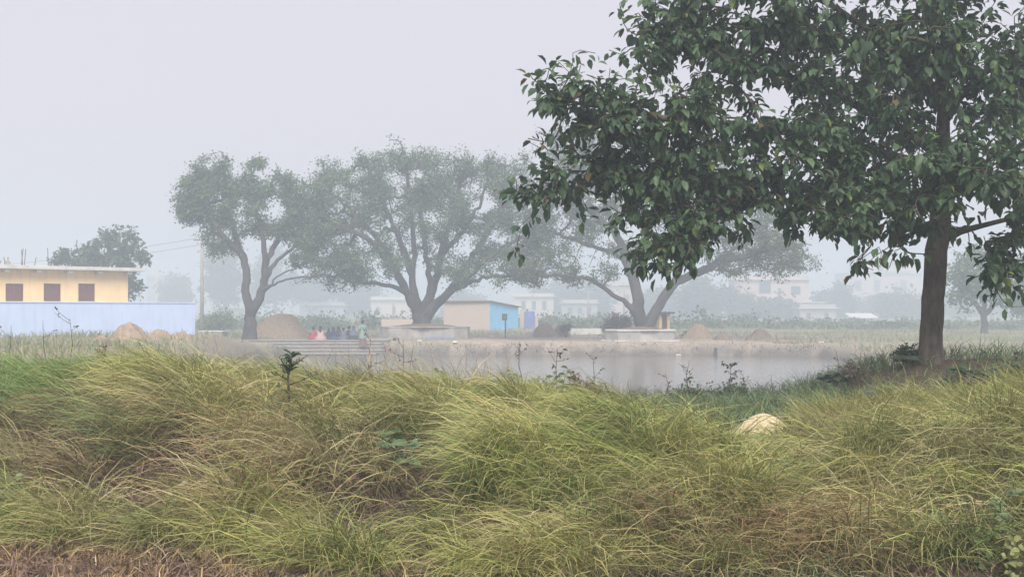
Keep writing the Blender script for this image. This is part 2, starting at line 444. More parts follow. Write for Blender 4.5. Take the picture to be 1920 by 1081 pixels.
# ------------------------------------------------------------------ trees
class Tree:
    def __init__(self, root):
        self.P = [np.array(root, float)]; self.par = [-1]; self.lid = [0]; self.nl = 0
        self.limb_r = {}; self.crook = .05
    def limb(self, pts, step, r0=None, sag=0.0):
        """hand-placed limb: attaches to the nearest node of what is already there"""
        pts = [np.array(p, float) for p in pts]
        A = np.array(self.P)
        k = int(np.argmin(((A - pts[0]) ** 2).sum(1)))
        self.nl += 1
        lid = self.nl - 1
        ctrl = [A[k]] + (pts[1:] if len(self.P) > 1 else pts[1:])
        # catmull-rom
        c = [2 * ctrl[0] - ctrl[1]] + ctrl + [2 * ctrl[-1] - ctrl[-2]]
        prev = k
        for i in range(1, len(c) - 2):
            p0, p1, p2, p3 = c[i - 1:i + 3]
            n = max(2, int(np.linalg.norm(p2 - p1) / step))
            for s in range(1, n + 1):
                t = s / n
                q = .5 * ((2 * p1) + (-p0 + p2) * t + (2 * p0 - 5 * p1 + 4 * p2 - p3) * t * t + (-p0 + 3 * p1 - 3 * p2 + p3) * t ** 3)
                q = q + rng.normal(0, step * self.crook, 3)
                self.P.append(q); self.par.append(prev); self.lid.append(lid)
                prev = len(self.P) - 1
        self.limb_r[lid] = r0
        return prev
    def fill(self, att, step, bow=.3, minz=None, jit=.06, skip=3):
        """connect every attractor point to the nearest part of the skeleton by a curved twig"""
        A = np.array(self.P); n = len(A)
        cap = n + len(att) * 14 + 10
        buf = np.zeros((cap, 3)); buf[:n] = A
        self.tips = []
        ok = np.ones(cap, bool); ok[:skip] = False
        if minz is not None: ok[:n] &= buf[:n, 2] > minz
        D = np.full(len(att), 1e9)
        base = A[ok[:n]]
        for i in range(len(att)):
            D[i] = ((base - att[i]) ** 2).sum(1).min()
        for i in np.argsort(D):
            a = att[i]
            d2 = ((buf[:n] - a) ** 2).sum(1)
            d2[~ok[:n]] = 1e9
            k = int(np.argmin(d2)); dist = math.sqrt(d2[k])
            p = buf[k]
            pk = self.par[k]
            tdir = p - buf[pk] if pk >= 0 else np.array([0, 0, 1.])
            tdir = tdir / (np.linalg.norm(tdir) + 1e-9)
            m = max(1, min(12, int(round(dist / step))))
            ctl = p + tdir * dist * bow + rng.normal(0, dist * .08, 3)
            prev = k
            for s in range(1, m + 1):
                t = s / m
                qq = (1 - t) ** 2 * p + 2 * t * (1 - t) * ctl + t * t * a
                if s < m: qq = qq + rng.normal(0, step * jit, 3)
                if n >= cap: break
                buf[n] = qq; self.P.append(qq); self.par.append(prev); self.lid.append(self.lid[k])
                prev = n; n += 1
            self.tips.append(prev)
    def radii(self, rbase, tip, e=2.15):
        n = len(self.P); par = self.par
        acc = np.zeros(n)
        for i in range(n - 1, 0, -1):
            if acc[i] == 0: acc[i] = 1.0
            acc[par[i]] += acc[i]
        acc[0] = max(acc[0], 1)
        r = acc ** (1 / e)
        r = tip + (rbase - tip) * (r - 1) / (r[0] - 1)
        self.ch = [[] for _ in range(n)]
        for i in range(1, n): self.ch[par[i]].append(i)
        mc = np.array([max(c, key=lambda k: r[k]) if c else i for i, c in enumerate(self.ch)])
        pa = np.array([max(p, 0) for p in par])
        for _ in range(8):                                # ease the steps where limbs leave
            r = .4 * r + .3 * np.minimum(r[pa], r * 1.6) + .3 * r[mc]
        self.R = r
        return r
    def wood(self, names, mat, parent, origin, flute=.0, flare=None):
        """tube meshes, one object per hand-placed limb"""
        P = np.array(self.P); R = self.R; par = self.par
        main = [-1] * len(P)
        for i in range(len(P)):
            if self.ch[i]: main[i] = max(self.ch[i], key=lambda c: R[c])
        mbs = {}
        starts = [0] + [i for i in range(1, len(P)) if main[par[i]] != i or self.lid[i] != self.lid[par[i]]]
        for s in starts:
            chain = [par[s]] if s > 0 else []
            i = s; lid = self.lid[s]
            while i >= 0 and self.lid[i] == lid:
                chain.append(i); i = main[i]
                if i >= 0 and self.lid[i] != lid: break
            if len(chain) < 2: continue
            rr = [R[c] for c in chain]
            if s > 0: rr[0] = min(rr[0], rr[1] * 1.15)
            rm = max(rr)
            sides = 14 if rm > self.R[0] * .5 else 8 if rm > self.R[0] * .15 else 5 if rm > self.R[0] * .06 else 3
            vs = []; nrm = None
            for j, c in enumerate(chain):
                p = P[c]; t = P[chain[min(j + 1, len(chain) - 1)]] - P[chain[max(j - 1, 0)]]
                t = t / (np.linalg.norm(t) + 1e-9)
                if nrm is None:
                    ref = np.array([.31, .17, .93]) if abs(t[2]) < .9 else np.array([1, .1, 0.])
                    nrm = np.cross(t, ref)
                nrm = nrm - t * np.dot(nrm, t); nrm /= np.linalg.norm(nrm) + 1e-9
                b = np.cross(t, nrm)
                ang = 2 * math.pi * np.arange(sides) / sides
                rad = np.full(sides, rr[j])
                if flute and rr[j] > self.R[0] * .3:
                    rad = rad * (1 + flute * (np.sin(3 * ang + 1.3 + p[2] * .5) * .6 + np.sin(5 * ang + p[2] * .9) * .5 + rng.normal(0, .25, sides)))
                if flare and s == 0:
                    hgt = p[2] - P[0][2]
                    rad = rad * (1 + flare[0] * math.exp(-hgt / flare[1]) * (1 + .35 * np.sin(4 * ang + .7)))
                vs.append(p - origin + (np.cos(ang)[:, None] * nrm + np.sin(ang)[:, None] * b) * rad[:, None])
            mb = mbs.setdefault(lid, [[], [], 0])
            Vv = np.concatenate(vs); base = mb[2]
            L = len(chain)
            a = (np.arange(L - 1)[:, None] * sides + np.arange(sides)[None, :])
            c2 = (np.arange(L - 1)[:, None] * sides + (np.arange(sides)[None, :] + 1) % sides)
            fq = np.stack([a, c2, c2 + sides, a + sides], -1).reshape(-1, 4) + base
            mb[0].append(Vv); mb[1].append(fq); mb[2] += len(Vv)
        for lid in sorted(mbs):
            vs, fs, _ = mbs[lid]
            nm = names[0] if lid == 0 else names[1]
            link(nm, mesh_np(nm, np.concatenate(vs), [np.concatenate(fs)]), mat, parent)

# leaf templates: x = across, y = along, z = out of the plane
LEAF = np.array([(0, 0, 0), (-.34, .30, .10), (0, .34, 0), (.34, .30, .10), (-.30, .68, .06), (0, .70, -.05), (.30, .68, .06), (0, 1.0, -.16)])
LEAF_F = np.array([(0, 2, 1), (0, 3, 2), (1, 2, 5), (1, 5, 4), (2, 3, 6), (2, 6, 5), (4, 5, 7), (5, 6, 7)])
DIAM = np.array([(0, 0, 0), (-.4, .5, .08), (.4, .5, .08), (0, 1, -.05)])
DIAM_F = np.array([(0, 2, 1), (1, 2, 3)])

def unit(a):
    return a / (np.linalg.norm(a, axis=-1, keepdims=True) + 1e-9)

def leaf_frames(base, axis_dir, nrm):
    a = unit(axis_dir)
    n = unit(nrm - a * (nrm * a).sum(-1, keepdims=True))
    s = np.cross(a, n)
    return s, a, n

def leaves_mesh(name, base, s, a, n, size, wfac, colors, T, TF):
    k = len(T)
    Vv = base[:, None, :] + size[:, None, None] * (T[None, :, 0:1] * wfac[:, None, None] * s[:, None, :] + T[None, :, 1:2] * a[:, None, :] + T[None, :, 2:3] * n[:, None, :])
    Ff = (np.arange(len(base))[:, None, None] * k + TF[None]).reshape(-1, 3)
    return mesh_np(name, Vv.reshape(-1, 3), [Ff], np.repeat(colors, k, 0), smooth=False)

def lobe_points(lobes, d0, sub=7, sig=.35, shell=.55):
    """points in a crown given as lobes (px, py, depth offset m, rx px, ry px, rd m, count)"""
    out = []
    for (px, py, do, rx, ry, rd, cnt) in lobes:
        nc = max(1, int(cnt / sub))
        v = unit(rng.normal(0, 1, (nc, 3)))
        r = (shell ** 3 + (1 - shell ** 3) * rng.random(nc)) ** (1 / 3)
        v = v * r[:, None]
        for c in v:
            for _ in range(sub):
                d = d0 + do + c[1] * rd
                p = W(px + c[0] * rx, py - c[2] * ry, d)
                out.append(np.array(p) + rng.normal(0, sig, 3))
    return np.array(out)

def far_crown(tree, name, parent, origin, per, size, cols, spread, thin=0.0, droop=.25, wf=.9):
    """leaf mass on the twig ends of a distant tree"""
    P = np.array(tree.P)
    tips = np.array(tree.tips)
    par = np.array(tree.par)
    src = np.concatenate([P[tips], P[par[tips]], P[par[par[tips]]]])
    src = src[rng.random(len(src)) > thin]
    base = np.repeat(src, per, 0) + rng.normal(0, spread, (len(src) * per, 3)) * np.array([1, 1, .7])
    N = len(base)
    a = unit(rng.normal(0, 1, (N, 3)) + np.array([0, 0, -droop]))
    nn = unit(rng.normal(0, .7, (N, 3)) + np.array([0, 0, 1.0]))
    s, a, nn = leaf_frames(base, a, nn)
    sz = size * rng.uniform(.6, 1.35, N)
    clump = np.repeat(rng.random(len(src)), per)
    c = np.array(cols[0])[None] * (1 - clump[:, None]) + np.array(cols[1])[None] * clump[:, None]
    c = c * rng.uniform(.75, 1.25, (N, 1))
    me = leaves_mesh(name, base - origin, s, a, nn, sz, np.full(N, wf), c, DIAM, DIAM_F)
    o = link(name, me, M['far_leaf'], parent)
    o['kind'] = 'stuff'
    return o

def px_limb(pts, d0):
    return [np.array(W(p[0], p[1], d0 + (p[2] if len(p) > 2 else 0))) for p in pts]

def far_tree(name, label, limbs, lobes, d0, rbase, step, per, size, cols, spread, sig=.4, sub=6, tip=.02, thin=0.0, minz_px=None, flare=(.35, .5), bow=.3, wf=.9, group=None):
    root = np.array(W(limbs[0][0][0], limbs[0][0][1], d0))
    root[2] -= .15
    e = empty(name, Vector(root))
    tag(e, label, 'tree', group)
    t = Tree(root); t.crook = .14
    for l in limbs: t.limb(px_limb(l, d0), step)
    att = lobe_points(lobes, d0, sub, sig)
    minz = W(0, minz_px, d0).z if minz_px else None
    t.fill(att, step, bow=bow, minz=minz)
    t.radii(rbase, tip, 1.85)
    t.wood(('trunk', 'limb'), M['fig_bark'], e, root, flute=.10, flare=flare)
    far_crown(t, 'crown', e, root, per, size, cols, spread, thin, wf=wf)
    return e

FIG = ((.08, .135, .065), (.135, .195, .09))
far_tree('fig_tree', 'fig tree with forked trunk and dark dense left crown beside the straw stack',
    [[(468, 634), (470, 605), (468, 578), (463, 545), (461, 505), (455, 478)],
     [(455, 478), (428, 455, -.5), (402, 420, -1), (380, 385, -1), (352, 352, -1)],
     [(458, 490), (440, 440, .6), (425, 385, 1), (415, 340, 1)],
     [(470, 588), (487, 560, -.2), (496, 528, -.3), (497, 490, -.3), (492, 440, -.4), (480, 385, -.5), (472, 325, -.4)],
     [(496, 500, -.3), (515, 460, .4), (540, 420, .8), (560, 370, 1)],
     [(490, 552, -.2), (515, 532, -1), (545, 522, -1.5), (590, 517, -2), (622, 512, -2)],
     [(496, 545, -.3), (525, 515, .5), (560, 500, 1), (600, 478, 1.5)],
     [(500, 520, -.3), (520, 488, .2), (545, 468, .3), (585, 440, .5)]],
    [(392, 372, 0, 62, 58, 2.2, 330), (340, 392, -.5, 20, 34, .8, 50), (395, 320, 0, 45, 22, 1.5, 70), (478, 335, 0, 48, 36, 1.6, 110), (455, 395, 0, 45, 45, 1.6, 90),
     (520, 390, .3, 55, 55, 2.0, 130), (556, 350, .5, 45, 24, 1.5, 70), (590, 405, .5, 45, 50, 2, 110), (600, 478, 0, 52, 26, 2, 90), (570, 445, 0, 50, 30, 2, 80), (415, 455, 0, 45, 22, 1.2, 60)],
    80, .37, .30, 16, .155, FIG, .22, sig=.24, sub=6, thin=.28, minz_px=520)
far_tree('fig_tree', 'broad spreading fig tree in the middle growing out of a long low plinth',
    [[(791, 614), (790, 600), (787, 585), (781, 565), (777, 545)],
     [(790, 590), (772, 566, -.3), (757, 545, -.8), (722, 535, -1.8), (680, 528, -3), (640, 530, -4)],
     [(772, 566, -.3), (752, 520, .5), (715, 460, 1.5), (668, 405, 2.5), (610, 350, 3)],
     [(762, 552, -.3), (735, 500, -1.5), (690, 450, -2.5), (630, 420, -3.5), (590, 400, -4)],
     [(785, 585), (776, 545, 0), (776, 480, 0), (772, 400, .4), (760, 310, .5)],
     [(778, 520, 0), (750, 450, 1), (718, 380, 2), (690, 320, 2.5)],
     [(795, 588), (806, 550, 0), (800, 480, -1), (790, 400, -2), (800, 310, -2.2)],
     [(806, 550, 0), (826, 480, 1), (850, 400, 1.5), (868, 320, 2)],
     [(800, 590), (825, 563, -.3), (862, 537, -1), (905, 520, -2), (950, 518, -3), (1000, 522, -3.5)],
     [(838, 553, -.5), (870, 505, .6), (905, 450, 1), (945, 385, 1.5), (965, 330, 2)],
     [(862, 537, -1), (905, 495, -2), (950, 460, -2.5), (1000, 440, -3)],
     [(826, 480, 1), (870, 430, -1), (905, 370, -2), (920, 320, -2)]],
    [(770, 338, 0, 150, 56, 4, 420), (655, 365, 0, 82, 72, 4, 300), (890, 370, 0, 90, 80, 4.5, 320), (960, 330, 1, 60, 45, 3, 110), (770, 420, 0, 120, 60, 5, 260),
     (610, 450, -1, 55, 50, 3, 130), (690, 495, -1.5, 75, 30, 3.5, 150), (960, 450, -1.5, 70, 55, 3.5, 200), (885, 500, -1, 70, 24, 3, 110), (625, 515, -2.5, 55, 20, 2, 80), (975, 515, -3, 45, 18, 2, 70), (770, 305, 0, 110, 22, 2.5, 90), (1000, 400, 0, 45, 60, 3, 90), (590, 400, 1, 40, 50, 2.5, 70)],
    84.5, .60, .36, 15, .15, FIG, .26, sig=.32, sub=6, thin=.34, minz_px=560, flare=(.35, .45))
far_tree('fig_tree', 'pale barked fig tree with two leaning stems on the round plinth behind the near leaves',
    [[(1208, 620), (1206, 606), (1199, 588, -.1), (1195, 570, -.2)],
     [(1204, 612), (1196, 588, -.2), (1194, 555, -.2), (1187, 520, -.2), (1172, 478, -.3), (1152, 430, -.3), (1130, 370, -.3), (1110, 310, -.3)],
     [(1212, 612), (1232, 580, .2), (1248, 550, .3), (1268, 528, .4), (1300, 515, .6), (1345, 490, 1), (1390, 455, 1.5), (1430, 430, 2)],
     [(1196, 588, -.2), (1168, 562, -.8), (1140, 545, -1.3), (1105, 524, -2), (1060, 516, -3), (1000, 515, -4)],
     [(1187, 515, -.2), (1160, 480, .8), (1110, 460, 1.5), (1050, 440, 2.5), (1005, 420, 3)],
     [(1190, 500, -.2), (1215, 440, .8), (1235, 380, 1.2), (1240, 310, 1.4)],
     [(1268, 528, .4), (1290, 470, -.8), (1310, 410, -1.4), (1330, 340, -1.6)],
     [(1345, 490, 1), (1400, 480, -.5), (1450, 465, -1), (1490, 462, -1.5)],
     [(1152, 430, -.3), (1110, 400, -1.2), (1060, 370, -2), (1010, 340, -2.5)]],
    [(1040, 400, 0, 75, 70, 4, 260), (1020, 490, -2, 60, 32, 3, 110), (1110, 330, 0, 90, 80, 4, 190), (1150, 430, 0, 70, 60, 3.5, 110), (1260, 330, 0, 120, 90, 4, 220), (1300, 430, 0, 80, 50, 4, 120),
     (1400, 420, 0, 85, 60, 4, 260), (1470, 475, -1, 52, 36, 2.5, 160), (1390, 490, 0, 60, 22, 3, 100), (1080, 275, 0, 65, 42, 3, 130), (1100, 500, -1.5, 60, 22, 2, 60)],
    81.5, .50, .36, 14, .145, ((.085, .12, .06), (.14, .175, .085)), .22, sig=.34, sub=5, thin=.30, minz_px=575, flare=(.45, .6))
far_tree('broadleaf_tree', 'large leaved bushy tree rising behind the yellow house roof',
    [[(195, 640), (195, 590), (195, 540), (200, 480), (198, 440)],
     [(195, 570), (160, 520), (130, 490), (112, 480)], [(195, 560), (235, 520), (262, 500), (275, 490)], [(196, 530), (150, 480, .5), (145, 450, 1)], [(198, 530), (228, 470, -.5), (240, 440, -1)]],
    [(200, 470, 0, 48, 42, 2, 100), (150, 485, 0, 42, 34, 2, 80), (240, 480, 0, 34, 44, 2, 70), (245, 535, 0, 22, 34, 1.6, 40), (190, 530, 0, 60, 30, 2, 60), (112, 490, 0, 14, 14, 1, 14)],
    96, .22, .35, 7, .36, ((.045, .08, .035), (.08, .12, .05)), .20, sig=.22, sub=5, thin=.35, wf=.7)
far_tree('roadside_tree', 'small faint tree with forked trunk in the mist right of the big trunk',
    [[(1846, 628), (1846, 600), (1842, 585)], [(1842, 590), (1822, 560), (1800, 540), (1790, 520)], [(1846, 590), (1862, 575), (1885, 560), (1900, 540)], [(1843, 588), (1850, 550), (1855, 510), (1850, 480)]],
    [(1845, 500, 0, 60, 40, 2.5, 130), (1805, 535, 0, 35, 30, 2, 60), (1890, 520, 0, 45, 45, 2, 90), (1850, 550, 0, 50, 18, 2, 50)],
    98, .26, .4, 9, .26, FIG, .3, sig=.4, sub=5, thin=.15)
far_tree('roadside_tree', 'misty round tree at the right edge beyond the small forked tree',
    [[(1945, 625), (1945, 590), (1940, 560)], [(1940, 570), (1910, 555), (1895, 545)], [(1940, 560), (1960, 530), (1965, 500)]],
    [(1925, 560, 0, 38, 34, 2.5, 90), (1960, 530, 0, 50, 50, 3, 110)], 112, .25, .5, 9, .3, FIG, .35, sig=.4, sub=5)
# the row of trees lost in the mist
MIST = ((.06, .09, .045), (.09, .12, .055))
for (px, pb_, pt, hw, d, lab) in [
    (420, 606, 440, 34, 165, 'tall narrow misty tree right behind the cement pole'),
    (515, 606, 452, 42, 175, 'misty tree behind the forked fig tree and straw stack'),
    (590, 604, 480, 46, 185, 'misty tree behind the seated people'),
    (668, 604, 500, 50, 190, 'misty tree left of the middle fig trunk'),
    (325, 603, 515, 26, 190, 'low misty tree left of the cement pole'),
    (1040, 604, 520, 45, 185, 'misty tree behind the blue gate and hut'),
    (1105, 604, 530, 40, 175, 'misty tree between the hut and the round plinth'),
    (1320, 606, 520, 55, 150, 'misty tree just right of the round plinth'),
    (1395, 603, 560, 26, 158, 'low misty tree before the pink two storey house'),
    (1570, 603, 535, 36, 170, 'misty tree between the pink house and the tin roofed hut'),
    (1690, 605, 545, 45, 160, 'misty tree left of the big near trunk'),
    (1455, 604, 566, 30, 150, 'low misty tree in front of the balcony house centre'),
    (1640, 604, 560, 34, 190, 'low misty tree just behind the tin roofed hut'),
    (1800, 604, 540, 44, 175, 'misty tree just right of the big near trunk'),
    (1880, 604, 530, 46, 185, 'misty tree behind the small forked tree'),
    (870, 603, 548, 40, 190, 'misty tree behind the brick hut'),
    (1235, 604, 545, 34, 170, 'misty tree behind the yellow shrine')]:
    h = pb_ - pt
    cy_ = pt + h * .42
    far_tree('misty_tree', lab,
        [[(px, pb_), (px + 2, pb_ - h * .2), (px - 1, pb_ - h * .5), (px + 3, pt + h * .12)], [(px, pb_ - h * .25), (px - hw * .5, pb_ - h * .45), (px - hw * .7, cy_)], [(px, pb_ - h * .3), (px + hw * .5, pb_ - h * .5), (px + hw * .7, cy_)]],
        [(px, cy_, 0, hw * .8, h * .38, 2.5, 90), (px - hw * .5, cy_ + h * .15, 0, hw * .5, h * .22, 2, 36), (px + hw * .5, cy_ + h * .12, .5, hw * .5, h * .24, 2, 36)],
        d * 1.65, .36, 1.4, 7, .85, MIST, .85, sig=1.0, sub=4, group='trees lost in the mist')

# ------------------------------------------------------------------ the big near tree
TD = 15.0
def main_tree():
    bx_, by_ = XW(1745, TD), TD
    root = np.array([bx_, by_, gz(bx_, by_) - .08])
    e = empty('tree', Vector(root))
    tag(e, 'large dark leaved tree standing on the mound at the right', 'tree')
    t = Tree(root)
    L = [
        [(1745, 690), (1746, 640), (1749, 580), (1752, 520), (1756, 470), (1764, 425), (1764, 360), (1766, 290), (1770, 200), (1766, 100), (1760, -20), (1765, -160), (1755, -300)],
        [(1770, 440), (1800, 433, -.1), (1840, 424, -.2), (1900, 408, -.3), (1980, 392, -.4), (2060, 385, -.4)],
        [(1764, 392), (1715, 374, -.1), (1650, 364, -.1), (1580, 360, -.1), (1515, 350, -.1), (1430, 338, -.2), (1330, 335, -.3), (1220, 335, -.3), (1110, 345, -.3), (1010, 368, -.3)],
        [(1766, 290), (1690, 240, .2), (1570, 180, .4), (1440, 130, .3), (1320, 90, .1), (1240, 55, 0)],
        [(1765, 330), (1660, 290, .3), (1520, 255, .3), (1380, 235, -.3), (1240, 220, -.8), (1120, 200, -.7), (1040, 185, -.7)],
        [(1430, 338, -.2), (1370, 380, -.5), (1310, 415, -.6), (1270, 450, -.6), (1240, 490, -.6)],
        [(1764, 360), (1790, 340, -.7), (1810, 325, -1.3), (1830, 320, -1.8), (1850, 320, -2.2)],
        [(1770, 220), (1830, 150, -.2), (1920, 90, -.3), (2020, 40, -.3)],
        [(1770, 200), (1700, 110, .3), (1620, 50, .2), (1540, 0, -.2), (1480, -40, -.5)],
        [(1768, 260), (1690, 200, .9), (1600, 160, 1.6), (1500, 140, 2.0)],
        [(1768, 280), (1840, 230, .8), (1920, 200, 1.4), (2010, 180, 1.8)],
        [(1600, 362, -.1), (1560, 395, -.4), (1535, 420, -.6)],
        [(1764, 400), (1730, 425, -.5), (1690, 450, -.8), (1655, 470, -.9), (1625, 495, -1)],
        [(1900, 408, -.3), (1905, 450, -.6), (1890, 490, -.7), (1870, 530, -.8)],
        [(1762, 0), (1680, -80, -.4), (1580, -150, -.5), (1470, -200, -.4)],
        [(1762, 0), (1850, -80, -.3), (1960, -160, -.3)],
        [(1768, 150), (1740, 60, -1.0), (1730, -20, -1.6), (1720, -80, -1.8)],
    ]
    for l in L: t.limb(px_limb(l, TD), .12)
    lobes = [
        # upper left mass
        (1400, 45, 0, 190, 70, .9, 170), (1300, 95, -.2, 95, 60, .7, 90), (1245, 30, 0, 45, 35, .5, 32), (1480, 110, -.2, 120, 70, .8, 110), (1205, 95, 0, 28, 30, .3, 14), (1330, 150, -.4, 110, 40, .6, 56),
        # left arms
        (1090, 195, -.7, 80, 30, .45, 54), (1200, 205, -.7, 90, 36, .5, 64), (1320, 240, -.7, 90, 42, .6, 70), (1080, 250, -.6, 60, 20, .4, 24), (1160, 270, -.4, 70, 26, .5, 40), (1040, 185, -.7, 24, 18, .25, 12),
        (1230, 305, -.3, 100, 36, .5, 76), (1100, 330, -.3, 85, 32, .45, 60), (1010, 368, -.3, 42, 26, .3, 30), (1180, 360, -.3, 80, 34, .45, 46), (1340, 330, -.3, 110, 46, .6, 84), (1000, 400, -.3, 10, 10, .12, 5),
        # drooping lower lobe
        (1260, 400, -.5, 75, 44, .5, 64), (1250, 455, -.6, 52, 46, .4, 52), (1215, 505, -.6, 24, 18, .25, 14), (1310, 440, -.5, 34, 40, .35, 28), (1345, 390, -.4, 55, 40, .4, 40),
        # centre
        (1480, 300, -.3, 120, 60, .8, 120), (1440, 385, -.3, 75, 30, .5, 44), (1600, 240, .1, 130, 80, 1.1, 150), (1620, 330, -.2, 110, 60, .9, 110), (1560, 392, -.5, 80, 32, .6, 66), (1660, 392, -.5, 70, 38, .6, 70),
        (1640, 432, -.7, 60, 24, .4, 40), (1540, 425, -.5, 34, 14, .3, 14), (1632, 505, -1.0, 26, 12, .2, 9), (1600, 120, .2, 130, 80, 1.2, 130), (1700, 160, 0, 100, 90, 1.2, 110),
        # right
        (1830, 330, -1.7, 95, 50, .6, 96), (1740, 335, -1.2, 40, 40, .4, 26), (1880, 240, -.4, 90, 60, .9, 90), (1860, 130, -.2, 90, 70, 1.0, 90), (1790, 60, -.2, 120, 80, 1.2, 120), (1900, 370, -.8, 60, 40, .5, 46), (1765, 385, -1.3, 42, 30, .3, 24),
        (1880, 445, -.6, 40, 24, .4, 22), (1900, 490, -.7, 34, 34, .35, 24), (1865, 530, -.8, 28, 22, .25, 12), (1915, 560, -.6, 16, 26, .2, 8), (1745, 440, -.6, 24, 22, .3, 10), (1990, 300, 0, 70, 120, 1.2, 90), (1990, 100, 0, 80, 120, 1.2, 70),
        (1718, 490, -.8, 8, 8, .08, 3),
        # above the picture
        (1480, -60, -.5, 200, 60, 1.0, 110), (1700, -80, 0, 200, 90, 1.4, 130), (1600, -190, 0, 180, 80, 1.2, 80), (1880, -120, 0, 140, 110, 1.3, 90), (1750, -300, 0, 140, 80, 1.0, 50), (1620, 100, 1.6, 160, 110, .8, 90), (1930, 180, 1.5, 110, 120, .8, 60)]
    lobes = [(a, b - 16, do, rx_, ry_, rd_ * .72, max(3, int(c_ * .90))) for a, b, do, rx_, ry_, rd_, c_ in lobes]
    att = lobe_points(lobes, TD, sub=2, sig=.17, shell=.15)
    t.fill(att, .11, bow=.35, minz=W(0, 445, TD).z, jit=.10, skip=8)
    t.radii(.128, .0042, e=2.35)
    t.wood(('trunk', 'limb'), M['bark'], e, root, flute=.05, flare=(.30, .12))
    # leaves: whorls on the twig ends, drooping
    P = np.array(t.P); par = np.array(t.par); tips = np.array(t.tips)
    tw = unit(P[tips] - P[par[tips]])
    base = []; axd = []; nrm = []; cl = []
    for k, i in enumerate(tips):
        nlv = rng.integers(6, 11)
        pp = par[i]; ppp = par[pp]
        out = tw[k]
        hue = rng.random()
        for j in range(nlv):
            f = rng.random() * 2.2
            back = P[pp] * f + P[i] * (1 - f) if f < 1 else P[ppp] * (f - 1) + P[pp] * (2 - f)
            rad = rng.normal(0, 1, 3); rad = rad - out * rad.dot(out); rad /= np.linalg.norm(rad) + 1e-9
            ax = out * .45 + rad * .75 + np.array([0, 0, -rng.uniform(.25, 1.05)])
            ax /= np.linalg.norm(ax)
            base.append(back + ax * .05 + rng.normal(0, .025, 3)); axd.append(ax)
            nrm.append(np.array([0, 0, 1.0]) + rad * .55 + rng.normal(0, .35, 3)); cl.append(hue)
    base = np.array(base); axd = np.array(axd); nrm = np.array(nrm); cl = np.array(cl)
    N = len(base)
    s, a, n = leaf_frames(base, axd, nrm)
    size = rng.uniform(.07, .172, N)
    wf = rng.uniform(.75, 1.05, N) * .80
    c = np.array([.038, .078, .044])[None] * (1 - cl[:, None]) + np.array([.092, .150, .070])[None] * cl[:, None]
    c = c * rng.uniform(.75, 1.3, (N, 1))
    young = rng.random(N) < .035
    c[young] = np.array([.17, .23, .06]) * rng.uniform(.8, 1.2, (young.sum(), 1))
    old = rng.random(N) < .012
    c[old] = np.array([.15, .11, .05])
    px = 960 + F * base[:, 0] / base[:, 1]; py = HY + F * (CAMZ - base[:, 2]) / base[:, 1]
    inframe = (px > 965) & (px < 1900) & (py > 10) & (py < 560)
    score = np.where(inframe, base[:, 1] / (size * np.abs(n[:, 1]).clip(.25, 1)), 1e9)
    pick = np.argsort(score)[:300]
    rest = np.ones(N, bool); rest[pick] = False
    crown = link('crown', leaves_mesh('crown', base[rest] - root, s[rest], a[rest], n[rest], size[rest], wf[rest], c[rest], LEAF, LEAF_F), M['leaf'], e)
    crown['kind'] = 'stuff'
    # single leaves share a few meshes
    protos = []
    for cc in [(.040, .076, .042), (.052, .092, .048), (.070, .120, .058), (.046, .085, .052), (.15, .22, .07)]:
        Tm = LEAF.copy(); Tm[:, 0] *= .78
        me = mesh_np('leaf', Tm, [LEAF_F], np.tile(np.array(cc), (len(Tm), 1)), smooth=False)
        me.materials.append(M['leaf']); protos.append(me)
    for q_, i in enumerate(pick):
        o = bpy.data.objects.new('leaf', protos[4 if young[i] else q_ % 4])
        COL.objects.link(o); o.parent = crown
        b = base[i] - root
        mt = Matrix(((s[i][0], a[i][0], n[i][0], 0), (s[i][1], a[i][1], n[i][1], 0), (s[i][2], a[i][2], n[i][2], 0), (0, 0, 0, 1)))
        o.matrix_local = Matrix.Translation(Vector(b)) @ mt @ Matrix.Scale(float(size[i]), 4)
    return N
print('near leaves', main_tree())

# ------------------------------------------------------------------ buildings
def rotz_from(a, b):
    return math.atan2(b[1] - a[1], b[0] - a[0])

def wall_with_holes(mb, L, y0, y1, z0, z1, holes):
    """a wall along local x with rectangular openings (x0, x1, z0, z1), built of butted blocks"""
    holes = sorted(holes)
    x = 0
    for (a, b, c, d) in holes:
        mb.box(x, a, y0, y1, z0, z1)
        mb.box(a, b, y0, y1, z0, c)
        mb.box(a, b, y0, y1, d, z1)
        x = b
    mb.box(x, L, y0, y1, z0, z1)
    return mb

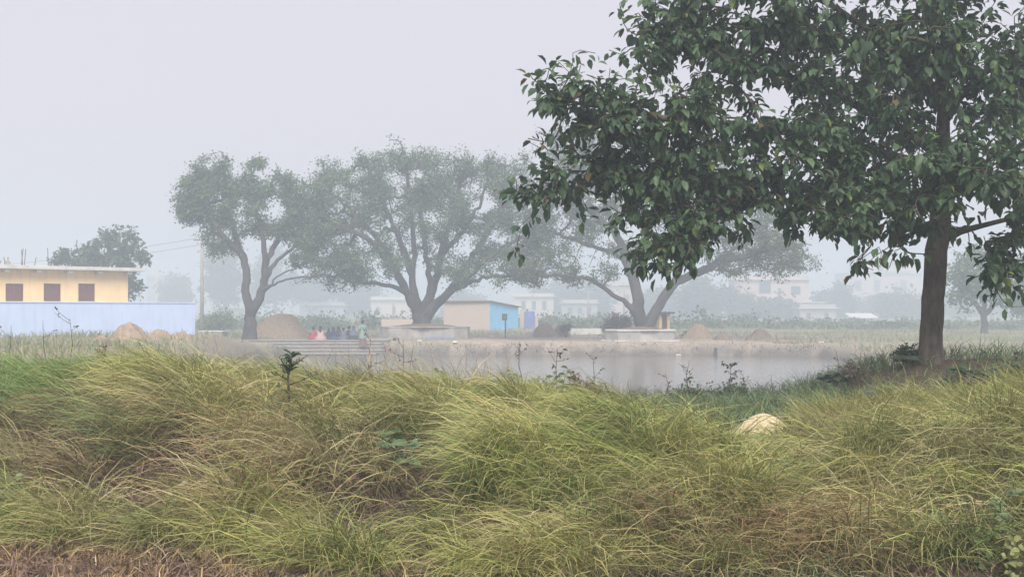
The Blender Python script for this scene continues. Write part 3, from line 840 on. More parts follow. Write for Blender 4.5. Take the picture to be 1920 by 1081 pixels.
def yellow_house():
    A = (XW(-110, 66), 66); B = (XW(240, 73.1), 73.1)
    L = math.dist(A, B); base = -.45
    e = empty('house', (A[0], A[1], base), rotz_from(A, B))
    tag(e, 'yellow one storey house with maroon shuttered windows and white flat roof', 'house')
    zt = 1.6 + 72.5 / F * 69.7 - base
    ux = np.array([B[0] - A[0], B[1] - A[1]]) / L
    def u_at(px):
        k = (px - 960) / F          # x = k*y on the facade line
        return (k * A[1] - A[0]) / (ux[0] - k * ux[1])
    holes = []
    for (p0, p1) in ((10.5, 44), (82, 114), (147, 178)):
        a, b = u_at(p0), u_at(p1); d = A[1] + ux[1] * (a + b) / 2
        holes.append((a, b, 1.6 + 13.5 / F * d - base, 1.6 + 46.5 / F * d - base))
    a0 = u_at(-70); holes.insert(0, (a0, a0 + (holes[0][1] - holes[0][0]), holes[0][2], holes[0][3]))
    wall_with_holes(MB(), L, 0, .25, 0, zt, holes).build('wall', M['yellow_wall'], e)
    m = MB(); m.box(L - .25, L, .252, 6.5, 0, zt); m.box(0, .25, .252, 6.5, 0, zt); m.box(.252, L - .252, 6.25, 6.5, 0, zt)
    m.build('rear_wall', M['yellow_wall'], e)
    roof = MB().box(-.4, L + .75, -.65, 7.0, zt + .003, zt + .20).build('roof', M['slab'], e, bevel=.02)
    for k in range(8):
        u = L - .25 - k * 1.75
        if u > 0: MB().box(u, u + .28, -.5, -.005, zt - .16, zt - .001).build('roof_bracket', M['slab'], e)
    for (a, b, c, d) in holes:
        w = MB()
        w.box(a, a + .07, .05, .17, c, d).box(b - .07, b, .05, .17, c, d).box(a + .07, b - .07, .05, .17, d - .07, d).box(a + .07, b - .07, .05, .17, c, c + .07)
        fr = w.build('window', M['frame'], e)
        mid = (a + b) / 2
        for (p, q) in ((a + .075, mid - .012), (mid + .012, b - .075)):
            s = MB().box(p, q, .09, .125, c + .075, d - .075)
            for r in range(9):
                z = c + .12 + (d - c - .28) * r / 8
                s.box(p + .06, q - .06, .07, .089, z, z + .05)
            s.build('shutter', M['shutter'], fr)
        MB().box(a - .06, b + .06, -.08, -.003, c - .06, c - .004).build('window_sill', M['slab'], e)
    # bars of the unfinished storey
    for (px, top, lean) in ((57, 466, .02), (60, 468, -.01), (63, 467, .015), (32, 482, .0), (82, 482, .02), (109, 465, -.005), (13, 488, .03), (28, 482, -.02)):
        u = u_at(px) if px < 200 else L; d = A[1] + ux[1] * u + 2.2
        hgt = (578 - top) / F * d + 1.6 - base
        MB().tube([(u + .4, 2.2, zt + .19), (u + .4 + lean * 6, 2.2, hgt)], [.022, .02], 6).build('reinforcing_bar', M['rust'], e)
    MB().box(u_at(40), u_at(48), 2.0, 2.3, zt + .203, zt + .5).build('parapet_stub', M['concrete'], e)
yellow_house()

def blue_wall():
    A = (XW(-130, 55), 55); B = (XW(366, 68), 68)
    L = math.dist(A, B); base = -.55
    e = empty('boundary_wall', (A[0], A[1], base), rotz_from(A, B))
    tag(e, 'long plain pale blue boundary wall before the yellow house', 'wall')
    h = 1.86 - base
    MB().box(0, L, 0, .23, 0, h).build('wall_face', M['blue_wall'], e, bevel=.015)
    MB().box(L - .23, L, .233, 9, 0, h).build('wall_return', M['blue_wall'], e, bevel=.015)
    MB().box(-.02, L + .03, -.03, .26, h + .003, h + .06).build('coping', M['blue_wall'], e, bevel=.01)
blue_wall()

def brick_hut():
    A = (XW(832, 116), 116); B = (XW(918, 114), 114); C = (XW(972, 119), 119)
    base = -.42; z1 = 1.6 + 13 / F * 114; zc = 1.6 + 2 / F * 119
    e = empty('brick_hut', (B[0], B[1], base))
    tag(e, 'low brick hut with cyan painted end wall behind the middle fig tree', 'hut')
    def loc(p): return (p[0] - B[0], p[1] - B[1])
    a, b, c = loc(A), (0, 0), loc(C)
    d = (a[0] + c[0], a[1] + c[1])
    def slab(p, q, t, z0, zp, zq):
        v = Vector((q[0] - p[0], q[1] - p[1], 0)).normalized(); n = Vector((-v.y, v.x, 0)) * t
        return [(p[0], p[1], z0), (q[0], q[1], z0), (q[0] + n.x, q[1] + n.y, z0), (p[0] + n.x, p[1] + n.y, z0), (p[0], p[1], zp), (q[0], q[1], zq), (q[0] + n.x, q[1] + n.y, zq), (p[0] + n.x, p[1] + n.y, zp)]
    FS = [(3, 2, 1, 0), (4, 5, 6, 7), (0, 1, 5, 4), (1, 2, 6, 5), (2, 3, 7, 6), (3, 0, 4, 7)]
    H1 = z1 - base; HC = zc - base
    MB().add(slab(a, b, .23, 0, H1, H1), FS).build('brick_wall', M['brick'], e)
    o = MB().add(slab((b[0] + .02, b[1] + .03), c, .23, 0, H1 - .02, HC - .02), FS).build('painted_wall', M['cyan'], e)
    o['label'] = 'bright cyan painted end wall'
    m = MB()
    r1 = [(a[0] - .2, a[1] - .25, H1 + .003), (b[0] + .1, b[1] - .3, H1 + .003), (c[0] + .25, c[1], HC + .003), (d[0], d[1], HC + .003)]
    m.add(r1 + [(p[0], p[1], p[2] + .09) for p in r1], FS)
    m.build('roof', M['dung'], e)
    low = MB().box(XW(715, 116) - B[0], XW(800, 116) - B[0] - .01, 2, 2.23, 0, 1.05)
    low.build('brick_yard_wall', M['brick'], e)
brick_hut()

def gate():
    d = 121
    e = empty('metal_gate', (XW(983, d), d, -.42))
    tag(e, 'blue sheet metal gate beside the brick hut', 'gate')
    w = XW(1003, d) - XW(983, d); h = 1.6 - 5 / F * d + .42
    MB().box(0, w / 2 - .01, 0, .04, .06, h).build('gate_leaf', M['blue_metal'], e)
    MB().box(w / 2 + .01, w, 0, .04, .06, h).build('gate_leaf', M['blue_metal'], e)
    MB().box(-.42, -.03, -.05, .3, 0, h + .1).build('gate_pillar', M['brick'], e)
    MB().box(w + .03, w + .3, -.05, .3, 0, h - .5).build('gate_pillar', M['brick'], e)
gate()

def sign_board():
    d = 90
    x = XW(945.5, d); z0 = gz(x, d)
    e = empty('sign_board', (x, d, z0))
    tag(e, 'small dark board on a thin post before the cyan wall', 'sign')
    zt = 1.6 - (588 - 578) / F * d - z0; zb = 1.6 - (600 - 578) / F * d - z0
    MB().tube([(.08, .04, 0), (.08, .04, zt)], [.045, .045], 8).build('post', M['metal_dark'], e)
    MB().box(-.16, .20, -.02, .0, zb, zt).build('board', M['metal_dark'], e, bevel=.01)
    MB().box(-.12, .16, -.026, -.021, zb + .08, zt - .08).build('board_face', M['greywall'], e)
sign_board()

def shrine():
    d = 86
    x0 = XW(1236, d); w = XW(1256, d) - x0
    e = empty('shrine', (x0, d, gz(x0, d) - .05))
    tag(e, 'small yellow hut with thin dark flat roof behind the leaning fig stem', 'shrine')
    h = 1.6 - 10 / F * d - e.location.z
    m = MB().box(0, .18, 0, 1.4, 0, h).box(w - .18, w, 0, 1.4, 0, h).box(.18, w - .18, 1.2, 1.4, 0, h)
    m.build('wall', M['yellow_wall'], e)
    MB().box(-.45, w + .28, -.35, 1.7, h + .003, h + .13).build('roof', M['metal_dark'], e)
    MB().box(-.1, w + .1, -.1, 1.5, 0, .12).build('plinth', M['concrete'], e)
shrine()

def far_house(name, label, px0, px1, pyb, floors, d, mat, depth=8, setback=0.0, stair=None, overhang=.5):
    """floors: list of (py_bottom, py_top, [(px0,px1,py_top,py_bottom) openings])"""
    d *= 1.6
    x0, x1 = XW(px0, d), XW(px1, d)
    base = 1.6 - (pyb - HY) / F * d
    e = empty(name, (x0, d, base)); tag(e, label, 'house')
    Z = lambda py: 1.6 - (py - HY) / F * d - base
    for fi, (fb, ft, fx0, fx1, ops) in enumerate(floors):
        a, b = XW(fx0, d) - x0, XW(fx1, d) - x0
        y0 = setback * fi
        zb, zt = Z(fb) + (.153 if fi else 0), Z(ft)
        hs = [(XW(o[0], d) - x0 - a, XW(o[1], d) - x0 - a, max(Z(o[3]), zb + .02), min(Z(o[2]), zt - .05)) for o in ops]
        m = MB(); wall_with_holes(m, b - a, 0, .25, zb, zt, hs)
        m.box(0, .25, .252, depth - y0, zb, zt); m.box(b - a - .25, b - a, .252, depth - y0, zb, zt); m.box(.252, b - a - .252, depth - y0 - .25, depth - y0, zb, zt)
        w = m.build('wall', mat, e); w.location = (a, y0, 0)
        for (p, q, r, s) in hs:
            f = MB().box(p, p + .06, .04, .16, r, s).box(q - .06, q, .04, .16, r, s).box(p + .06, q - .06, .04, .16, s - .06, s).build('window', M['frame'], e)
            f.location = (a, y0, 0)
            MB().box(p + .065, q - .065, .1, .13, r + .01, s - .065).build('pane', M['glass'], f)
        r = MB().box(a - overhang, b + overhang, y0 - overhang * 1.6, depth + .2, zt + .003, zt + .15).build('roof_slab', M['slab'], e)
        if fi == len(floors) - 1:
            MB().box(a, b, y0, y0 + .15, zt + .155, zt + .8).build('parapet', mat, e)
    return e
far_house('two_storey_house', 'pink two storey house with long balcony slab in the mist', 1372, 1548, 604,
    [(604, 567, 1378, 1545, [(1384, 1396, 574, 592), (1408, 1424, 572, 604), (1486, 1495, 570, 594)]),
     (565, 524, 1380, 1520, [(1426, 1448, 526, 550), (1486, 1504, 536, 552)])], 165, M['pinkwall'], 9, 1.5)
far_house('small_house', 'grey one storey house between the two storey house and tin roofed hut', 1500, 1570, 608, [(608, 578, 1500, 1568, [(1512, 1520, 586, 600), (1545, 1553, 586, 600)])], 150, M['greywall'], 6)
far_house('plain_house', 'cream house with flat roof behind the round plinth', 1262, 1370, 606, [(606, 545, 1262, 1372, [(1280, 1292, 560, 580), (1310, 1322, 560, 580), (1340, 1352, 560, 580)])], 178, M['creamwall'], 8)
far_house('tall_house', 'tall faint house with stepped roof just left of the big trunk', 1585, 1740, 604,
    [(604, 556, 1580, 1760, [(1600, 1612, 570, 590), (1650, 1662, 570, 590), (1700, 1712, 570, 590)]), (554, 512, 1585, 1730, [(1605, 1617, 525, 545), (1640, 1652, 525, 545), (1690, 1702, 525, 545)]), (510, 490, 1612, 1720, [(1650, 1660, 496, 508)])], 235, M['pinkwall'], 12, 1.0)
far_house('far_house', 'faint grey house under the thin tower at the far left', 268, 350, 604, [(604, 520, 275, 345, [(290, 298, 540, 556), (318, 326, 540, 556)])], 245, M['greywall'], 9)
far_house('far_house', 'faint pale house behind the middle fig trunk', 690, 770, 604, [(604, 562, 695, 775, [(705, 712, 575, 588), (735, 742, 575, 588)])], 190, M['creamwall'], 9)
far_house('far_house', 'faint pinkish house behind the left stem of the plinth tree', 1140, 1195, 604, [(604, 535, 1140, 1198, [(1150, 1158, 552, 570), (1172, 1180, 552, 570)])], 200, M['pinkwall'], 9)

for (a_, b_, t_, m_, dd_, lab) in [(962, 1040, 556, 'creamwall', 185, 'faint cream house behind the blue gate'), (1052, 1122, 568, 'greywall', 175, 'faint grey house left of the plinth tree'),
        (1655, 1722, 560, 'creamwall', 175, 'faint cream house right of the tin roofed hut'), (1768, 1850, 556, 'pinkwall', 190, 'faint pink house behind the small forked tree'), (1862, 1960, 548, 'greywall', 200, 'faint grey house at the right edge'),
        (396, 470, 578, 'creamwall', 180, 'faint cream house right of the cement pole'), (560, 648, 572, 'greywall', 190, 'faint grey house behind the seated people')]:
    w_ = (b_ - a_) / 4
    far_house('misty_house', lab, a_, b_, 604, [(604, t_, a_ + 2, b_ - 2, [(a_ + w_ * k - 4, a_ + w_ * k + 4, t_ + 8, t_ + 8 + (604 - t_) * .35) for k in (1, 2, 3)])], dd_, M[m_], 7)

def tin_hut():
    d = 205; x0, x1 = XW(1600, d), XW(1644, d); base = 1.6 - 34 / F * d
    e = empty('tin_roofed_hut', (x0, d, base)); tag(e, 'small white hut with slanting pale tin roof in the mist', 'hut')
    Z = lambda py: 1.6 - (py - HY) / F * d - base
    w = x1 - x0
    m = MB(); wall_with_holes(m, w, 0, .2, 0, Z(597), [(1.0, 1.7, 0.02, 1.0)]); m.box(0, .2, .2, 4, 0, Z(597)); m.box(w - .2, w, .2, 4, 0, Z(597)); m.box(.2, w - .2, 3.8, 4, 0, Z(597))
    m.build('wall', M['creamwall'], e)
    m = MB(); z = Z(596)
    for k in range(14):                                   # corrugated sheet
        a = -.3 + (w + .6) * k / 14; b = -.3 + (w + .6) * (k + 1) / 14; c = (a + b) / 2
        m.add([(a, -.4, z), (c, -.4, z + .06), (b, -.4, z), (a, 4.3, z + .75), (c, 4.3, z + .81), (b, 4.3, z + .75)], [(0, 1, 4, 3), (1, 2, 5, 4)])
    m.build('roof', M['tin'], e)
tin_hut()

def tower():
    d = 330; x = XW(293.5, d); base = -.6
    e = empty('tower', (x, d, base)); tag(e, 'thin pointed tower in the mist above the faint far house', 'tower')
    Z = lambda py: 1.6 - (py - HY) / F * d - base
    MB().tube([(0, 0, 0), (0, 0, Z(505))], [.42, .40], 12).build('shaft', M['creamwall'], e)
    MB().lathe([(.55, Z(505)), (.55, Z(503)), (.36, Z(502)), (.32, Z(495)), (.2, Z(490)), (.03, Z(483))], 12).build('spire', M['creamwall'], e)
tower()

# ------------------------------------------------------------------ poles and wires
def pole(px, pyt, d, label, r=.11, arms=True):
    x = XW(px, d); z0 = gz(x, d); zt = 1.6 - (pyt - HY) / F * d
    e = empty('utility_pole', (x, d, z0 - .1)); tag(e, label, 'pole')
    h = zt - z0 + .1
    MB().tube([(0, 0, 0), (0.03, 0, h * .5), (0.02, 0, h)], [r * 1.25, r, r * .75], 10).build('shaft', M['pole'], e, smooth=True)
    if arms:
        MB().box(-.6, .6, -.05, .03, h - .45, h - .36).build('crossarm', M['metal_dark'], e)
        for s in (-.5, .02, .5):
            MB().lathe([(.02, h - .36), (.05, h - .30), (.03, h - .25), (.045, h - .2), (.01, h - .17)], 8, cx=s).build('insulator', M['slab'], e)
    return Vector((x, d, zt - .2))
pt = pole(378, 440, 98, 'tall cement pole with crossarm left of the forked fig tree', .13)
pole(1103, 545, 150, 'thin pale pole in the mist right of the blue gate', .12, False)
pole(737, 562, 118, 'thin white pole just left of the middle fig trunk', .09, False)
pole(1170, 530, 160, 'pale pole in the mist behind the plinth tree limb', .12)
far_end = W(-150, 505, 150)
for k, (lab, dz) in enumerate((('upper power line running left from the tall cement pole', 0), ('lower power line running left from the tall cement pole', -.55))):
    pts = []
    for i in range(25):
        t = i / 24
        p = pt.lerp(far_end, t); p.z += dz - 2.0 * t * (1 - t)
        pts.append(p)
    w = MB().tube(pts, [.014] * 25, 5).build('power_line', M['metal_dark']); tag(w, lab, 'wire', 'power lines')

# ------------------------------------------------------------------ plinths, steps, blocks
def octagon(cx, cy_, rx, ry, n=10, rot=.2):
    return [(cx + rx * math.cos(rot + 2 * math.pi * k / n), cy_ + ry * math.sin(rot + 2 * math.pi * k / n)) for k in range(n)]

def plinth(px0, px1, pyt, d, label, n, lip, base_out=None):
    x0, x1 = XW(px0, d), XW(px1, d); cx = (x0 + x1) / 2; rx = (x1 - x0) / 2
    z0 = gz(cx, d) - .1; zt = 1.6 - (pyt - HY) / F * d
    e = empty('tree_plinth', (cx, d + rx * .8, z0)); tag(e, label, 'plinth', 'plinths round the fig trees')
    h = zt - z0
    MB().prism(octagon(0, 0, rx, rx * .8, n), 0, h - .08).build('plinth_wall', M['concrete'], e, bevel=.02)
    if lip:
        MB().prism(octagon(0, 0, rx + .08, rx * .8 + .08, n), h - .078, h + .02).build('coping', M['slab'], e, bevel=.015)
    else:
        MB().prism(octagon(0, 0, rx + .03, rx * .8 + .03, n), h - .078, h).build('coping', M['concrete'], e, bevel=.015)
    if base_out:
        MB().prism(octagon(0, 0, rx + base_out, rx * .8 + base_out, n), 0, .16).build('footing', M['slab'], e, bevel=.015)
    m = MB().lathe([(rx * .85, h - .06), (rx * .6, h + .06), (rx * .3, h + .16), (.05, h + .2)], 20, wob=.05, seed=n)
    m.build('soil', M['dung'], e, smooth=True)
plinth(704, 880, 612.5, 81.5, 'long low grey concrete plinth round the middle fig tree', 12, False)
plinth(1138, 1275, 618.5, 79.2, 'round concrete plinth with pale rim under the leaning fig stems', 10, True, .35)

def ghat():
    e = empty('bathing_steps', (XW(570, 77), 77, WATER_Z - .3))
    tag(e, 'broad worn concrete steps leading down to the pond', 'steps')
    L = [(-16.4, -7.6, 78.9, -.34), (-16.2, -7.9, 77.7, -.50), (-15.9, -7.7, 76.6, -.67), (-15.6, -7.5, 75.5, -.86), (-15.3, -7.9, 74.3, -1.02)]
    for i, (xa, xb, y0, z) in enumerate(L):
        y1 = L[i - 1][2] - .004 if i else 81.2
        mb = MB()
        n = 12
        top = []
        # worn nosing: slightly wavy front edge
        fr = [(xa + (xb - xa) * k / n, y0 + .05 * math.sin(k * 1.7 + i) + (.0 if 0 < k < n else .03)) for k in range(n + 1)]
        poly = fr + [(xb, y1 + .06), (xa, y1 + .06)]
        poly = [(x - e.location.x, y - e.location.y) for x, y in poly]
        zt = z + .003 * i - e.location.z
        mb.prism(poly, 0.0 + i * .002, zt - .05)
        st_ = mb.build('step', M['riser'], e)  # darker concrete paints in the shade of the riser
        nose = [(x, y - .05) for x, y in poly[:n + 1]] + poly[n + 1:]
        MB().prism(nose, zt - .049, zt).build('tread', M['step'], st_)
ghat()

def block(name, label, cat, px0, px1, pyt, d, dep, mat, cap=True):
    x0, x1 = XW(px0, d), XW(px1, d); z0 = gz((x0 + x1) / 2, d) - .15; zt = 1.6 - (pyt - HY) / F * d
    e = empty(name, (x0, d, z0)); tag(e, label, cat)
    MB().box(0, x1 - x0, 0, dep, 0, zt - z0 - (.07 if cap else 0)).build('block_body', mat, e, bevel=.02)
    if cap: MB().box(-.05, x1 - x0 + .05, -.05, dep + .05, zt - z0 - .067, zt - z0).build('cap', M['slab'], e, bevel=.01)
block('concrete_tank', 'square grey concrete tank at the left end of the steps', 'tank', 374, 416, 620, 76.5, 1.3, M['concrete'])
block('culvert_block', 'dark square block at the waterline of the far shore', 'block', 1345, 1376, 652, 73.3, 1.2, M['riser'], False)
block('low_wall', 'low pale wall segment at left of the round plinth', 'wall', 1070, 1128, 615.5, 100, .3, M['slab'], False)
block('stone_slab', 'white flat slab lying before the earth heaps', 'slab', 288, 309, 639.5, 56, .5, M['white'], False)
block('culvert_slab', 'pale flat slab on the ground below the hut gate', 'slab', 985, 1000, 622, 88, .6, M['slab'], False)

# ------------------------------------------------------------------ heaps
def heap(name, label, cat, px, pyt, pyb, hw, d, mat, seed, peak=.35, wob=.10, group=None, nzs=.42):
    """irregular heap: radial heightfield sunk a little into the ground"""
    x = XW(px, d); R = hw / F * d; z0 = min(gz(x, d), 1.6 - (pyb - HY) / F * d) - .1
    H = 1.6 - (pyt - HY) / F * d - z0
    r = random.Random(seed); nr, na = 12, 40
    vs = [(0, 0, H)]
    ox, oy = r.uniform(0, 50), r.uniform(0, 50)
    for i in range(1, nr + 1):
        t = i / nr
        prof = (1 - t ** 2.2) if peak > .5 else .5 * (1 - t ** 1.5) + .5 * (math.cos(t * math.pi) * .5 + .5) ** (.7)
        for k in range(na):
            a = 2 * math.pi * k / na
            rr = R * t * (1 + wob * math.sin(2 * a + seed) + wob * .7 * math.sin(3 * a + seed * 2.1))
            xx, yy = rr * math.cos(a), rr * math.sin(a) * .8
            nz = (float(fnoise(np.array([xx / R * 3 + ox]), np.array([yy / R * 3 + oy]), seed, 4)[0]) - .5) * H * nzs * (1 - abs(2 * t - 1) * .6)
            vs.append((xx, yy, max(-.2, H * prof + nz * (1 if i < nr else 0))))
    fs = [(0, 1 + k, 1 + (k + 1) % na) for k in range(na)]
    for i in range(nr - 1):
        for k in range(na):
            a = 1 + i * na + k; b = 1 + i * na + (k + 1) % na
            fs.append((a, a + na, b + na, b))
    o = MB().add(vs, fs).build(name, mat, smooth=True)
    o.location = (x, d, z0)
    tag(o, label, cat, group)
    return o
heap('straw_stack', 'large rounded brown straw stack behind the forked fig trunk', 'straw stack', 524, 588, 634, 62, 86, M['straw'], 3, .8, .05)
heap('earth_heap', 'tallest orange earth heap in front of the blue wall', 'heap', 243, 603, 646, 50, 53, M['earth_heap'], 5)
heap('earth_heap', 'second orange earth heap, right of the tallest one', 'heap', 297, 616, 646, 38, 53.5, M['earth_heap'], 6)
heap('earth_heap', 'low orange earth heap at the end of the blue wall', 'heap', 338, 621, 646, 34, 55, M['earth_heap'], 8)
heap('earth_heap', 'low brown earth heap left of the tallest one', 'heap', 190, 628, 648, 28, 52, M['earth_heap'], 9)
heap('earth_heap', 'broad brown heap right of the blue gate', 'heap', 1020, 604, 626, 32, 92, M['old_straw'], 12)
heap('earth_heap', 'small brush covered heap right beside the broad brown heap', 'heap', 1052, 608, 626, 20, 93, M['dung'], 14)
heap('dung_heap', 'peaked brown heap just right of the round plinth', 'heap', 1309, 606, 640, 36, 82, M['old_straw'], 15, nzs=.5)
heap('dung_heap', 'low dark heap nearest the water right of the plinth', 'heap', 1355, 624, 643, 28, 79, M['dung'], 16)
heap('dung_heap', 'broad dark heap at the edge of the far grass', 'heap', 1424, 616, 642, 38, 82, M['dung'], 18)
heap('dung_heap', 'long flat dark heap trailing right into the far grass', 'heap', 1480, 631, 643, 50, 82, M['dung'], 19)
heap('sand_pile', 'pale peaked sand pile behind the near grass', 'sand', 1432, 774, 812, 78, 12.7, M['sand'], 21, nzs=.06)
heap('sand_pile', 'low spread of pale sand left of the peaked pile', 'sand', 1222, 797, 816, 70, 12.5, M['sand'], 22, nzs=.12)
heap('sand_pile', 'thin patch of pale sand near the dark bank grass', 'sand', 1300, 800, 812, 70, 12.8, M['sand'], 23, nzs=.1)

# ------------------------------------------------------------------ people
M['skin'] = mat_plain('skin', (.22, .12, .075), .6, .3, .05)
M['hair'] = mat_plain('black_hair', (.012, .010, .010), .5, .4, .1)
def cloth(name, c): 
    return mat_plain('cloth_' + name, c, .85, .15, .15, 9, .2)
CL = {'red': cloth('red', (.32, .05, .07)), 'pink': cloth('pink', (.46, .30, .31)), 'green': cloth('green', (.20, .29, .25)), 'maroon': cloth('maroon', (.19, .10, .10)),
      'navy': cloth('navy', (.03, .035, .065)), 'blue': cloth('blue', (.05, .065, .125)), 'charcoal': cloth('charcoal', (.045, .045, .055)), 'brick': cloth('brick', (.42, .075, .06)), 'slate': cloth('slate', (.10, .12, .16)), 'white': cloth('white', (.7, .7, .7))}

def skin_body(name, joints, edges, root, mat, parent, levels=1):
    me = bpy.data.meshes.new(name)
    keys = list(joints)
    me.from_pydata([joints[k][:3] for k in keys], [(keys.index(a), keys.index(b)) for a, b in edges], [])
    o = link(name, me, mat, parent)
    o.modifiers.new('skin', 'SKIN')
    sv = me.skin_vertices[0].data
    for i, k in enumerate(keys):
        r = joints[k][3]
        rr = r if isinstance(r, tuple) else (r, r)
        sv[i].radius = rr
        sv[i].use_root = (k == root)
    s = o.modifiers.new('sub', 'SUBSURF'); s.levels = levels; s.render_levels = levels
    return o

def add_hand(j, ed, wrist, key, fwd, side):
    """palm with four fingers and a thumb"""
    w = Vector(j[wrist][:3]); f = Vector(fwd).normalized(); s = Vector(side).normalized()
    p = w + f * .08
    j[key + 'palm'] = (*p, .028); ed.append((wrist, key + 'palm'))
    for k, (off, ln) in enumerate(((-.03, .075), (-.01, .085), (.01, .08), (.03, .062))):
        a = p + f * .03 + s * off; b = a + f * ln * .55; c = b + f * ln * .4 + Vector((0, 0, -.02))
        j[f'{key}f{k}a'] = (*a, .010); j[f'{key}f{k}b'] = (*b, .009); j[f'{key}f{k}c'] = (*c, .008)
        ed += [(key + 'palm', f'{key}f{k}a'), (f'{key}f{k}a', f'{key}f{k}b'), (f'{key}f{k}b', f'{key}f{k}c')]
    a = w + f * .04 - s * .04; b = a + f * .05 - s * .015
    j[key + 'ta'] = (*a, .011); j[key + 'tb'] = (*b, .009)
    ed += [(wrist, key + 'ta'), (key + 'ta', key + 'tb')]

def head_parts(e, c, yaw, long_hair=False, cover=None):
    """face details, hair or head cloth; c = head centre"""
    r = Matrix.Rotation(yaw, 3, 'Z')
    P = lambda x, y, z: Vector(c) + r @ Vector((x, y, z))
    m = MB()
    n = P(0, -.10, -.005)
    m.add([P(-.014, -.088, -.02), P(.014, -.088, -.02), P(0, -.118, -.018), P(0, -.09, .03)], [(0, 1, 2), (0, 2, 3), (2, 1, 3)])
    m.build('nose', M['skin'], e)
    for s in (-1, 1):
        b = MB(); q_ = P(s * .034, -.086, .012)
        b.add([q_ + Vector((-.012, 0, 0)), q_ + Vector((0, 0, .008)), q_ + Vector((.012, 0, 0)), q_ + Vector((0, 0, -.008)), q_ + r @ Vector((0, -.008, 0))], [(0, 3, 4), (3, 2, 4), (2, 1, 4), (1, 0, 4)])
        b.build('eye', M['hair'], e)
    b = MB(); q_ = P(0, -.086, -.05)
    b.add([P(-.025, -.082, -.048), P(.025, -.082, -.048), P(0, -.092, -.043), P(0, -.090, -.056)], [(0, 3, 2), (3, 1, 2)])
    b.build('mouth', CL['maroon'], e)
    # hair cap: ellipsoid pushed back from the face
    vs, fs = [], []
    R_, S_ = 8, 14
    for i in range(R_ + 1):
        th = math.pi * i / R_ * .72
        for k in range(S_):
            a = 2 * math.pi * k / S_
            front = max(0, -math.sin(a))
            zz = math.cos(th) * .125
            rad = math.sin(th) * .112
            if zz < .03: rad *= (1 - .75 * front)
            vs.append(P(rad * math.cos(a), rad * math.sin(a) * 1.1 + .014, zz + .012))
    for i in range(R_):
        for k in range(S_):
            a = i * S_ + k; b2 = i * S_ + (k + 1) % S_
            fs.append((a, b2, b2 + S_, a + S_))
    MB().add(vs, fs).build('head_cloth' if cover else 'hair', cover or M['hair'], e, smooth=True)
    if long_hair:
        MB().tube([P(0, .09, .02), P(0, .12, -.12), P(0, .13, -.26), P(0, .12, -.40)], [.075, .085, .07, .03], 8).build('hair_plait', M['hair'], e, smooth=True)
    elif not cover:
        MB().tube([P(0, .10, -.02), P(0, .145, -.04), P(0, .16, -.06)], [.03, .045, .02], 8).build('hair_bun', M['hair'], e, smooth=True)

def garment(name, rings, mat, parent, sides=18, fold=.05, seed=1):
    """draped cloth: stacked ellipses (cx, cy, z, rx, ry) with vertical folds"""
    r = random.Random(seed); ph = r.uniform(0, 6); vs, fs = [], []
    for i, (cx, cy_, z, rx, ry) in enumerate(rings):
        for k in range(sides):
            a = 2 * math.pi * k / sides
            w = 1 + fold * (math.sin(6 * a + ph) * .6 + math.sin(4 * a + ph * 2 + i * .3) * .5) * (1 - i / len(rings) * .6)
            vs.append((cx + rx * w * math.cos(a), cy_ + ry * w * math.sin(a), z))
    for i in range(len(rings) - 1):
        for k in range(sides):
            a = i * sides + k; b = i * sides + (k + 1) % sides
            fs.append((a, b, b + sides, a + sides))
    return MB().add(vs, fs).build(name, mat, parent, smooth=True)

